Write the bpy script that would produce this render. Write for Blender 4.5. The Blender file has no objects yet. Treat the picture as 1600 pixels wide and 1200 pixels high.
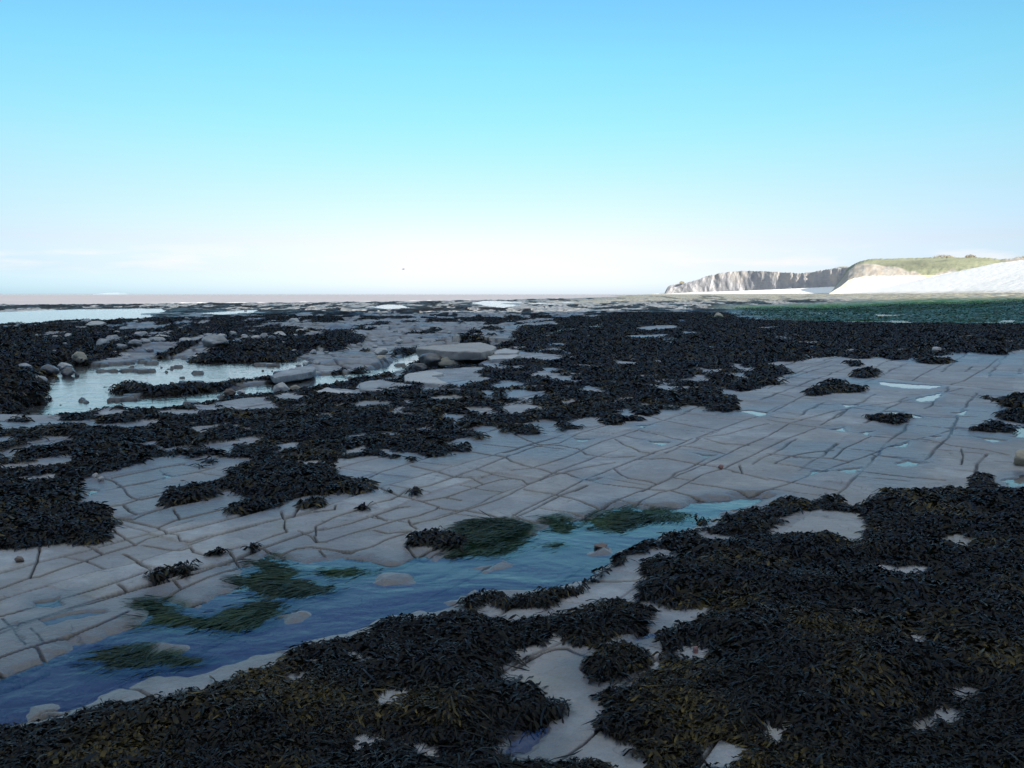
import bpy, bmesh, math, random
import numpy as np
from mathutils import Vector, Matrix

# ------------------------------------------------------------------ camera
F = 1331.0; CH = 1.6; PITCH = math.atan(140 / F)
scene = bpy.context.scene
C = scene.collection
cam_d = bpy.data.cameras.new('camera'); cam = bpy.data.objects.new('camera', cam_d); C.objects.link(cam)
cam.location = (0, 0, CH); cam.rotation_euler = (math.radians(90) - PITCH, 0, 0)
cam_d.sensor_width = 36; cam_d.lens = F * 36 / 1600; cam_d.clip_end = 60000; cam_d.clip_start = 0.05
scene.camera = cam
# ------------------------------------------------------------------ light
EXPOSURE = 2.0
SUN_EL = math.radians(10.5); SUN_AZ = math.radians(176)      # azimuth from +Y, clockwise
scene.view_settings.view_transform = 'Standard'; scene.view_settings.look = 'None'
scene.view_settings.exposure = EXPOSURE; scene.view_settings.gamma = 1
sl = bpy.data.lights.new('sun', 'SUN'); so = bpy.data.objects.new('sun', sl); C.objects.link(so)
sl.energy = 5; sl.angle = math.radians(0.5); sl.color = (1, .93, .82)
sd = Vector((math.sin(SUN_AZ) * math.cos(SUN_EL), math.cos(SUN_AZ) * math.cos(SUN_EL), math.sin(SUN_EL)))
so.rotation_euler = sd.to_track_quat('Z', 'Y').to_euler(); so.location = sd * 50
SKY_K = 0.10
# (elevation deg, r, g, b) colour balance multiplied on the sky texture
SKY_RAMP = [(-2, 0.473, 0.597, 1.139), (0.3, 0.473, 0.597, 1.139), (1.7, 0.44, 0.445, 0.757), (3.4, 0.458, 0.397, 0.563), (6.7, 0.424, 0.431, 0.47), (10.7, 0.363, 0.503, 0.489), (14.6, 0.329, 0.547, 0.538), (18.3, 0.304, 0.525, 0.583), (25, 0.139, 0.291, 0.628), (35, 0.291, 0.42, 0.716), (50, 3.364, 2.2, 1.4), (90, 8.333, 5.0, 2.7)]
w = bpy.data.worlds.new('World'); scene.world = w; w.use_nodes = True
nt = w.node_tree; nt.nodes.clear()
def N(nt, t, **k):
    n = nt.nodes.new(t)
    for a, b in k.items(): setattr(n, a, b)
    return n
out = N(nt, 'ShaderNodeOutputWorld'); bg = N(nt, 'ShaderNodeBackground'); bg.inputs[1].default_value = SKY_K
sky = N(nt, 'ShaderNodeTexSky', sky_type='NISHITA'); sky.sun_disc = False
sky.sun_elevation = SUN_EL; sky.sun_rotation = SUN_AZ; sky.air_density = 1; sky.dust_density = 0.6; sky.ozone_density = 2
tc = N(nt, 'ShaderNodeTexCoord'); sep = N(nt, 'ShaderNodeSeparateXYZ'); nt.links.new(tc.outputs['Generated'], sep.inputs[0])
asn = N(nt, 'ShaderNodeMath', operation='ARCSINE'); nt.links.new(sep.outputs[2], asn.inputs[0])
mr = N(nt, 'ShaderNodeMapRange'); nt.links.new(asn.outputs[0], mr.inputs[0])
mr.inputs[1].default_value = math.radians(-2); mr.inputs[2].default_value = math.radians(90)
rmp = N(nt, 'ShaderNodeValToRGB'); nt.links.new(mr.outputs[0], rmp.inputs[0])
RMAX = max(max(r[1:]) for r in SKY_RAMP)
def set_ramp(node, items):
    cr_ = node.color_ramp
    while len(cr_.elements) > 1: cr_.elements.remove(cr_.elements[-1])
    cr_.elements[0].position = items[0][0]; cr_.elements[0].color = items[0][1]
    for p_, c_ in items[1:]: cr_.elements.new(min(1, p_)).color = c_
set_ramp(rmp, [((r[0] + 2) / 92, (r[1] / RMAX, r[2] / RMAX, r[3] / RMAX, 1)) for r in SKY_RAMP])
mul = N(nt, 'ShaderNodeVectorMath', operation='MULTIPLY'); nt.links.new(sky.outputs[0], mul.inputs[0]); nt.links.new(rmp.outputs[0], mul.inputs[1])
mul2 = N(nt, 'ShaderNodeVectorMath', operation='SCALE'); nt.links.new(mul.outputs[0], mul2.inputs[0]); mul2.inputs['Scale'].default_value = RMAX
ab = N(nt, 'ShaderNodeMath', operation='ABSOLUTE'); nt.links.new(sep.outputs[0], ab.inputs[0])
sdm = N(nt, 'ShaderNodeMapRange'); nt.links.new(ab.outputs[0], sdm.inputs[0]); sdm.inputs[1].default_value = .12; sdm.inputs[2].default_value = .55
ele = N(nt, 'ShaderNodeMapRange'); nt.links.new(asn.outputs[0], ele.inputs[0]); ele.inputs[1].default_value = math.radians(9); ele.inputs[2].default_value = math.radians(2)
sm_ = N(nt, 'ShaderNodeMath', operation='MULTIPLY'); nt.links.new(sdm.outputs[0], sm_.inputs[0]); nt.links.new(ele.outputs[0], sm_.inputs[1])
smx = N(nt, 'ShaderNodeMix', data_type='RGBA'); smx.inputs[6].default_value = (1, 1, 1, 1); smx.inputs[7].default_value = (.74, .93, .99, 1); nt.links.new(sm_.outputs[0], smx.inputs[0])
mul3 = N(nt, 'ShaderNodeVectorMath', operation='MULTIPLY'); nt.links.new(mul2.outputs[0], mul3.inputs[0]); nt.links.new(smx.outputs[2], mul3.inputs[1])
# faint low clouds
cmap = N(nt, 'ShaderNodeMapping'); nt.links.new(tc.outputs['Generated'], cmap.inputs[0]); cmap.inputs['Scale'].default_value = (1, 1, 7)
cn = N(nt, 'ShaderNodeTexNoise'); nt.links.new(cmap.outputs[0], cn.inputs[0]); cn.inputs['Scale'].default_value = 9; cn.inputs['Detail'].default_value = 6
cr = N(nt, 'ShaderNodeMapRange'); nt.links.new(cn.outputs[0], cr.inputs[0]); cr.inputs[1].default_value = .50; cr.inputs[2].default_value = .72
ce = N(nt, 'ShaderNodeValToRGB'); nt.links.new(mr.outputs[0], ce.inputs[0])
set_ramp(ce, [(p_, (v_, v_, v_, 1)) for p_, v_ in ((0, 0), (3.0 / 92, 0), (4.1 / 92, 1), (5.4 / 92, 0))])
cm = N(nt, 'ShaderNodeMath', operation='MULTIPLY'); nt.links.new(cr.outputs[0], cm.inputs[0]); nt.links.new(ce.outputs[0], cm.inputs[1])
cmx = N(nt, 'ShaderNodeMix', data_type='RGBA'); nt.links.new(cm.outputs[0], cmx.inputs[0]); nt.links.new(mul3.outputs[0], cmx.inputs[6])
CLOUD = 1.02 / SKY_K / 2 ** EXPOSURE
cmx.inputs[7].default_value = (CLOUD, CLOUD * .98, CLOUD * .99, 1)
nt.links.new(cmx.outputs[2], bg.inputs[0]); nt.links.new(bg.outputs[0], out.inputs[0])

# ------------------------------------------------------------------ numeric helpers
rng = np.random.default_rng(7)
TAB = rng.random((24, 256, 256))
def vn(x, y, s=0):
    t = TAB[s % 24]
    xi = np.floor(x).astype(np.int64); yi = np.floor(y).astype(np.int64)
    fx = x - xi; fy = y - yi; fx = fx * fx * (3 - 2 * fx); fy = fy * fy * (3 - 2 * fy)
    a = t[yi & 255, xi & 255]; b = t[yi & 255, (xi + 1) & 255]; c = t[(yi + 1) & 255, xi & 255]; d = t[(yi + 1) & 255, (xi + 1) & 255]
    return (a * (1 - fx) + b * fx) * (1 - fy) + (c * (1 - fx) + d * fx) * fy
def fbm(x, y, s=0, o=4):
    r = 0; a = .5; tot = 0
    for i in range(o):
        r = r + a * vn(x * 2 ** i + 17.3 * i, y * 2 ** i - 9.1 * i, s + i); tot += a; a *= .5
    return r / tot
def sst(a, b, x):
    t = np.clip((x - a) / (b - a), 0, 1); return t * t * (3 - 2 * t)
ca, sa = math.cos(PITCH), math.sin(PITCH)
def P2W(u, v, z=0.0):
    a = (np.asarray(u, float) - 800) / F; b = (600 - np.asarray(v, float)) / F
    dy = ca + b * sa; dz = -sa + b * ca
    t = (z - CH) / np.minimum(dz, -1e-4)
    return a * t, dy * t
def W2P(x, y, z=0.0):
    dep = y * ca + (CH - z) * sa; up = y * sa - (CH - z) * ca
    dep = np.maximum(dep, 1e-3)
    return 800 + F * x / dep, 600 - F * up / dep
def wpoly(px, z=0.0):
    p = np.array(px, float); x, y = P2W(p[:, 0], p[:, 1], z); return np.stack([x, y], 1)
def seg_d(X, Y, a, b):
    dx, dy = b - a; L = dx * dx + dy * dy + 1e-12
    t = np.clip(((X - a[0]) * dx + (Y - a[1]) * dy) / L, 0, 1)
    return np.hypot(X - a[0] - t * dx, Y - a[1] - t * dy)
def sdf(X, Y, P, m=1.0):
    """signed distance, positive inside; -m outside the padded box"""
    r = np.full(X.shape, -m)
    k = np.nonzero((X > P[:, 0].min() - m) & (X < P[:, 0].max() + m) & (Y > P[:, 1].min() - m) & (Y < P[:, 1].max() + m))[0]
    if len(k) == 0: return r
    x, y = X[k], Y[k]; ins = np.zeros(len(k), bool); dd = np.full(len(k), 1e9)
    n = len(P)
    for i in range(n):
        a, b = P[i], P[(i + 1) % n]
        dd = np.minimum(dd, seg_d(x, y, a, b))
        c = (a[1] > y) != (b[1] > y)
        if abs(b[1] - a[1]) > 1e-12:
            ins ^= c & (x < (b[0] - a[0]) * (y - a[1]) / (b[1] - a[1]) + a[0])
    r[k] = np.maximum(np.where(ins, dd, -dd), -m); return r
def line_d(X, Y, P, m=.25):
    r = np.full(X.shape, m)
    for a, b in zip(P[:-1], P[1:]):
        k = np.nonzero((X > min(a[0], b[0]) - m) & (X < max(a[0], b[0]) + m) & (Y > min(a[1], b[1]) - m) & (Y < max(a[1], b[1]) + m))[0]
        if len(k):
            mdx, mdy = (a + b) / 2; e = b - a
            al = abs(mdx * e[0] + mdy * e[1]) / (math.hypot(mdx, mdy) * math.hypot(*e) + 1e-9)   # joints of the second set are tighter
            r[k] = np.minimum(r[k], seg_d(X[k], Y[k], a, b) / (1 - .55 * al ** 2))
    return r

# ------------------------------------------------------------------ shapes read from the shore (pixel outlines laid on their own level)
MATS = {   # weed beds on the platform
 'foreground': [(-400,1180),(-60,1135),(0,1130),(60,1125),(120,1105),(170,1092),(230,1085),(300,1065),(360,1060),(400,1035),(430,1030),(480,1010),(520,1000),(560,992),(590,985),(620,965),(680,955),(730,950),(770,955),(800,965),(830,955),(860,955),(890,962),(905,945),(940,931),(985,932),(1010,955),(1014,970),(1000,980),(975,980),(950,985),(930,997),(900,1003),(885,1003),(868,997),(830,1000),(820,1010),(825,1030),(800,1035),(785,1040),(790,1055),(820,1065),(840,1075),(870,1085),(895,1090),(899,1100),(880,1115),(860,1124),(830,1132),(785,1135),(780,1170),(795,1195),(825,1180),(870,1178),(930,1180),(982,1192),(1000,1300),(1000,1900),(-900,1900)],
 'right': [(915,905),(935,893),(965,865),(1000,852),(1040,838),(1080,828),(1110,818),(1150,802),(1180,790),(1210,782),(1240,775),(1270,778),(1312,771),(1320,782),(1345,790),(1360,780),(1375,772),(1400,765),(1430,765),(1480,760),(1505,765),(1510,745),(1520,735),(1545,735),(1560,750),(1575,762),(1640,764),(1700,755),(1900,800),(2500,1100),(3000,1900),(1000,1900),(986,1200),(975,1185),(971,1168),(960,1155),(949,1140),(945,1121),(958,1104),(941,1086),(965,1078),(982,1076),(1007,1050),(1033,1029),(1035,1012),(1031,990),(1057,971),(1084,960),(1112,945),(1106,936),(1069,941),(1040,943),(1020,932),(998,932),(998,915),(1010,903),(1002,888),(1020,872),(1050,867),(1056,850),(1030,852),(985,868),(955,883),(930,903)],
 'middle': [(-900,950),(-200,875),(0,858),(30,862),(50,855),(100,845),(150,848),(172,835),(182,822),(165,800),(145,782),(120,790),(95,787),(115,775),(120,762),(112,752),(142,741),(185,732),(220,722),(235,714),(282,707),(292,717),(287,722),(307,731),(335,719),(340,711),(370,711),(391,716),(360,725),(345,733),(352,747),(330,752),(290,753),(258,762),(250,775),(252,787),(275,785),(312,780),(350,767),(352,762),(377,780),(342,792),(357,803),(395,804),(450,782),(460,772),(485,767),(540,767),(575,770),(586,760),(585,752),(572,746),(550,746),(527,737),(522,730),(507,727),(529,715),(535,720),(560,712),(590,710),(610,713),(605,705),(600,700),(640,702),(665,714),(692,711),(727,705),(737,692),(770,682),(762,672),(790,676),(832,677),(855,677),(832,664),(862,660),(875,672),(902,666),(880,658),(897,651),(935,651),(950,660),(965,662),(975,656),(1002,655),(1000,650),(940,647),(985,639),(1012,648),(1030,637),(1070,637),(1095,641),(1140,642),(1147,636),(1141,619),(1165,607),(1229,599),(1205,592),(1232,583),(1222,573),(1202,565),(1249,566),(1276,558),(1306,556),(1350,561),(1364,556),(1397,561),(1458,556),(1526,553),(1566,555),(1600,546),(1900,540),(2600,530)],
}
CLUMPS = [  # separate tufts on bare slabs: outline, label
 ([(635,838),(650,828),(665,825),(680,819),(692,827),(725,830),(735,838),(730,849),(687,852),(660,847),(640,851)], 'dark brown seaweed tuft beside the broad green algae patch at the channel edge'),
 ([(233,905),(240,892),(265,885),(280,879),(300,878),(324,880),(312,890),(300,900),(285,896),(262,899),(258,907),(240,909)], 'straggly two-lobed seaweed strand across cracks on the left slabs'),
 ([(328,866),(335,857),(360,858),(358,866),(345,869)], 'small dark seaweed tuft in a crack above the lower green algae, left of centre'),
 ([(380,857),(388,849),(412,849),(414,856),(400,859)], 'little seaweed tuft lying right of another one in the left slab cracks'),
 ([(638,772),(643,760),(662,762),(664,768),(655,774)], 'round seaweed tuft on a crack below the middle weed bed'),
 ([(560,795),(566,785),(586,787),(586,794),(575,797)], 'seaweed tuft in the joint under the weed bed point, left of centre'),
 ([(467,792),(470,779),(485,774),(512,779),(510,787),(485,791)], 'elongated seaweed tuft just under the ragged edge of the middle weed bed'),
 ([(1333,588),(1338,578),(1372,577),(1374,586),(1355,591)], 'compact seaweed tuft at the left end of the bright rectangular pool'),
 ([(1257,618),(1262,607),(1285,600),(1300,592),(1320,597),(1335,603),(1356,605),(1350,612),(1310,612),(1280,617)], 'long humped seaweed clump alone on the pale pavement, right of centre'),
 ([(1353,652),(1368,648),(1400,647),(1423,650),(1420,658),(1392,661),(1370,655)], 'flat seaweed clump beside a thin bright puddle on the right pavement'),
 ([(1494,671),(1520,664),(1550,655),(1587,667),(1582,675),(1540,672)], 'low seaweed clump trailing left, lowest of three at the right edge'),
 ([(1553,647),(1575,640),(1600,638),(1660,643),(1660,660),(1600,660),(1560,655)], 'broad seaweed clump cut by the right edge, middle one of three'),
 ([(1553,624),(1600,617),(1660,624),(1660,638),(1600,637),(1565,633)], 'farthest of the three seaweed clumps at the right edge'),
 ([(1323,570),(1328,563),(1350,567),(1348,572)], 'tiny seaweed tuft between the far weed bed and the compact tuft'),
 ([(1432,565),(1440,559),(1482,562),(1478,567),(1450,568)], 'thin seaweed strip lying just below the far right weed bed'),
 ([(1062,793),(1080,791),(1112,799),(1108,812),(1088,815),(1078,803)], 'dark seaweed tuft standing in the blue channel at the tip of the green algae'),
 ([(912,1056),(918,1040),(930,1018),(928,1000),(960,995),(1003,1000),(1014,1030),(995,1050),(955,1062),(930,1062)], 'ochre-tipped seaweed cushion alone on the pale foreground slab over a puddle'),
 ([(714,938),(726,924),(760,918),(790,925),(830,918),(880,912),(915,904),(920,912),(900,925),(870,935),(850,948),(815,945),(795,948),(770,936),(740,947),(716,944)], 'long seaweed fringe along the near bank of the blue channel'),
 ([(1535,621),(1540,617),(1550,618),(1548,622)], 'tiny dark seaweed tuft left of the farthest right-edge clump'),
 ([(600,769),(604,761),(612,765),(608,770)], 'very small seaweed tuft on slab beside the weed bed point'),
 ([(638,720),(640,711),(652,712),(653,720)], 'small seaweed knot in the wide dark joint near the middle bed'),
]
HOLES = [ # bare rock showing in the weed beds
 [(1222,815),(1235,805),(1290,802),(1345,806),(1353,830),(1349,852),(1335,857),(1320,846),(1290,840),(1250,843),(1213,847)],
 [(1095,838),(1102,834),(1125,833),(1146,841),(1137,850),(1118,846)], [(1476,850),(1500,845),(1524,856),(1505,861)], [(1376,894),(1395,890),(1438,901),(1420,906),(1390,903)],
 [(1482,1080),(1492,1074),(1503,1090),(1498,1104),(1486,1100)], [(1096,1180),(1110,1172),(1155,1180),(1150,1196),(1110,1198)], [(1050,1012),(1075,1004),(1108,1020),(1106,1032),(1075,1030)],
 [(579,1092),(590,1082),(610,1074),(607,1091),(625,1080),(646,1085),(635,1098),(602,1113),(578,1117)], [(436,1060),(445,1055),(464,1057),(458,1065),(445,1072)], [(470,1030),(480,1023),(497,1025),(500,1040),(485,1042)],
 [(542,1028),(552,1026),(558,1038),(576,1040),(570,1048),(556,1047)], [(557,1168),(568,1160),(590,1164),(575,1176),(560,1184)], [(645,1180),(665,1176),(708,1192),(690,1200),(660,1196)],
 [(853,991),(866,990),(876,1001),(865,1002)], [(924,1160),(940,1152),(958,1160),(974,1172),(960,1182),(935,1178)],
 [(640,1010),(655,1006),(650,1014)], [(1330,960),(1350,958),(1345,966)], [(1420,1005),(1440,1000),(1450,1010)],[(1075,1165),(1086,1160),(1090,1170)],
 [(791,616),(808,609),(822,609),(856,618),(826,626),(808,623)], [(776,606),(782,600),(820,602),(812,605),(786,609)], [(748,612),(760,611),(774,618),(764,619)],
 [(794,638),(800,634),(822,632),(836,634),(847,638),(826,643),(820,648),(796,645)], [(686,652),(698,646),(722,647),(729,654),(714,658),(716,664),(726,670),(750,672),(756,667),(778,668),(788,674),(764,678),(740,676),(706,666),(706,656)],
 [(652,651),(672,654),(668,657)], [(628,625),(638,621),(649,628),(642,632),(640,640),(626,640)], [(704,624),(718,626),(724,631)], [(600,673),(612,674),(636,678),(620,683),(600,680)], [(700,694),(712,686),(716,683),(732,686),(724,693),(716,696)],
 [(812,574),(826,576),(818,578)], [(812,584),(850,580),(853,575),(875,577),(856,580),(850,587),(836,586)], [(880,582),(920,585),(920,587),(886,586)], [(894,593),(914,598),(900,600)], [(902,612),(916,602),(945,606),(940,611),(920,614)],
 [(875,630),(888,627),(890,622),(899,624),(898,634),(884,635)], [(744,570),(760,564),(786,564),(786,570),(772,573)], [(768,548),(796,545),(812,548),(848,553),(900,558),(860,563),(786,564),(761,562),(761,555)],
 [(832,548),(860,545),(882,547),(880,550)], [(840,538),(876,536),(894,538),(872,542)], [(770,530),(810,529),(832,525),(872,521),(860,524),(806,532)],
 [(631,586),(670,579),(690,577),(740,574),(750,577),(740,582),(744,590),(754,593),(744,599),(716,602),(690,600),(632,598)],
 [(560,598),(592,594),(630,598),(648,603),(624,604),(610,608),(586,611),(560,609)], [(550,610),(575,611),(600,616),(565,617)], [(470,613),(512,606),(540,609),(554,613),(540,615),(520,618),(494,618)],
 [(414,621),(486,617),(488,621),(474,625),(436,627)], [(340,631),(380,624),(412,622),(440,636),(434,640),(392,641),(384,641),(356,637)], [(312,633),(330,635),(334,642),(316,643)],
 [(240,645),(266,639),(304,645),(300,648),(266,651)], [(138,649),(166,637),(190,641),(210,643),(176,653),(140,654)], [(-60,640),(0,645),(36,653),(0,657),(-60,655)], [(46,651),(74,647),(112,651),(60,656)],
 [(0,661),(25,663),(0,668)], [(20,671),(57,664),(85,670),(57,667)], [(0,684),(15,685),(7,691)], [(100,664),(120,655),(150,660),(135,669)], [(206,696),(217,692),(251,690),(250,700),(225,701)],
 [(262,686),(275,685),(289,689),(280,691)], [(300,668),(310,670),(327,677),(312,678)], [(320,667),(342,664),(330,670)], [(145,705),(165,705),(157,710)], [(89,727),(107,722),(115,727),(100,730)], [(119,721),(139,722),(127,727)],
 [(42,747),(65,745),(100,740),(112,736),(90,746),(50,750)], [(426,699),(435,691),(462,691),(466,700),(437,711)], [(487,687),(500,681),(520,690),(500,692)], [(544,684),(555,679),(572,677),(565,685)],
 [(600,677),(615,674),(635,677),(620,682)], [(536,707),(555,702),(565,696),(567,702),(560,707),(540,711)], [(1100,577),(1141,577),(1127,583),(1110,585)], [(1134,572),(1165,570),(1151,578)], [(1165,575),(1188,575),(1175,581)],
 [(1134,587),(1168,585),(1158,592)], [(1060,521),(1080,518),(1094,522),(1075,524)], [(1100,540),(1117,540),(1112,543)], [(1193,536),(1206,537),(1200,541)], [(1256,541),(1283,542),(1270,544)],
 [(1171,511),(1219,511),(1200,514)], [(945,595),(986,597),(960,599)], [(1019,593),(1063,600),(1036,604)], [(948,561),(1002,568),(979,573)], [(955,553),(972,555),(960,557)], [(996,614),(1011,616),(1002,619)],
 [(975,525),(1040,522),(1050,526),(1000,530)], [(990,512),(1050,508),(1060,514),(1010,517)], [(1030,535),(1062,532),(1050,539)], [(940,537),(975,538),(960,541)],[(1325,545),(1345,546),(1330,549)],[(1238,546),(1246,544),(1243,551)],
 [(1180,603),(1225,600),(1215,606),(1190,608)], [(1160,612),(1200,610),(1190,616)],
]
ALGAE = [
 ([(405,872),(425,866),(450,880),(480,888),(470,900),(500,905),(537,912),(530,922),(480,930),(430,932),(400,930),(385,925),(370,905),(400,895),(410,885)], 'dark green algae patch at the slab edge, uppermost of the left group'),
 ([(212,945),(225,936),(260,933),(280,940),(285,957),(320,960),(370,945),(400,935),(440,930),(462,940),(450,955),(420,975),(370,985),(345,985),(300,975),(260,978),(225,980),(235,960),(215,955)], 'long dark green algae patch trailing across the left channel'),
 ([(125,1025),(160,1012),(200,1002),(228,1002),(237,1022),(290,1016),(335,1022),(310,1035),(250,1042),(190,1045),(150,1035)], 'nearest green algae patch, around a small bare rock in the channel'),
 ([(715,835),(725,820),(760,814),(800,815),(836,822),(832,845),(790,865),(740,869),(714,868),(720,850)], 'broad deep green algae patch right of the dark seaweed tuft'),
 ([(850,812),(880,808),(907,815),(902,830),(870,826)], 'small green algae patch between the two broad ones at the slab edge'),
 ([(920,812),(945,800),(980,790),(1010,797),(1040,793),(1082,800),(1076,812),(1020,818),(980,828),(940,826)], 'farthest broad green algae patch along the right end of the channel'),
 ([(853,848),(880,842),(893,850),(865,856)], 'tiny green algae islet out in the blue water'),
 ([(503,890),(560,882),(586,888),(560,897),(520,898)], 'narrow green algae streak below the slabs in mid channel'),
]
CHAN = [(-900,1170),(-60,1088),(0,1068),(70,1042),(76,1026),(86,1022),(82,1012),(117,997),(130,1005),(150,997),(180,982),(220,972),(230,959),(208,952),(255,934),(282,947),(305,949),(350,930),(385,912),(388,900),(372,886),(400,884),(412,872),(430,866),(470,884),(500,877),(540,872),(580,877),(600,883),(625,884),(650,872),(680,880),(700,867),(735,862),(780,850),(835,835),(850,817),(880,815),(920,812),(935,800),(950,796),(985,790),(1010,795),(1060,793),(1080,785),(1110,782),(1180,776),(1205,778),(1150,802),(1100,822),(1030,845),(985,864),(950,886),(915,908),(880,915),(830,922),(760,924),(715,940),(690,952),(620,966),(590,984),(540,994),(480,1008),(430,1022),(395,1030),(350,1045),(290,1062),(235,1066),(185,1082),(118,1110),(95,1118),(40,1130),(0,1136),(-60,1145),(-900,1300)]
ISLES = [[(36,1126),(46,1097),(90,1090),(104,1108),(100,1120),(50,1132)], [(230,1002),(250,994),(291,1000),(270,1010),(235,1014)], [(588,903),(600,894),(650,896),(640,904),(600,908)], [(716,886),(790,869),(802,878),(760,889)],
         [(690,935),(740,915),(750,922),(720,940)], [(925,860),(935,853),(950,855),(948,862)], [(445,960),(470,952),(476,957),(455,968)], [(200,1075),(280,1066),(330,1052),(400,1030),(430,1018),(470,1010),(470,1022),(400,1062),(300,1090)], [(1130,800),(1150,793),(1160,797),(1140,806)],[(960,866),(985,855),(1000,850),(985,866)]]
SPOOLS = [ # shallow pools on the pavement
 [(1374,596),(1390,598),(1420,600),(1473,603),(1455,608),(1415,607),(1380,602)], [(1152,643),(1170,641),(1199,645),(1185,651)], [(1010,689),(1050,691),(1030,698)], [(1083,708),(1126,712),(1100,717)],
 [(893,686),(932,687),(900,691)], [(1000,666),(1023,663),(1007,670)], [(915,751),(947,746),(935,754)], [(1314,632),(1352,633),(1318,637)], [(1376,642),(1412,644),(1449,654),(1425,653)], [(1430,623),(1471,614),(1460,627),(1433,629)],
 [(1388,700),(1427,689),(1417,700)], [(1400,726),(1425,720),(1449,725),(1418,730)], [(1310,735),(1343,730),(1343,740),(1318,738)], [(1248,750),(1284,733),(1290,738)], [(1513,683),(1577,688),(1550,692)], [(1580,671),(1610,664),(1640,668),(1640,684),(1582,684)],
 [(1563,752),(1600,741),(1660,745),(1660,762),(1575,761)], [(130,765),(155,767),(142,778)], [(60,943),(102,931),(108,947),(80,954)], [(48,974),(155,954),(160,960),(60,984)], [(778,1196),(783,1142),(850,1124),(882,1112),(872,1142),(850,1162),(805,1190)],
 [(983,990),(1010,977),(1032,993),(1000,1001)], [(905,1040),(925,1030),(930,1052),(978,1058),(940,1070),(912,1064)], [(1012,929),(1072,938),(1050,945),(1025,941)], [(940,1088),(958,1080),(960,1092),(950,1095)], [(1340,677),(1368,672),(1360,681)], [(1296,672),(1328,668),(1322,675)], [(1590,584),(1640,580),(1640,590)], [(1483,646),(1510,640),(1500,649)],[(1450,683),(1470,681),(1466,686)],
 [(255,748),(262,738),(268,744),(262,750)],[(17,978),(26,976),(40,1004),(30,1004)]]
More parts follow.
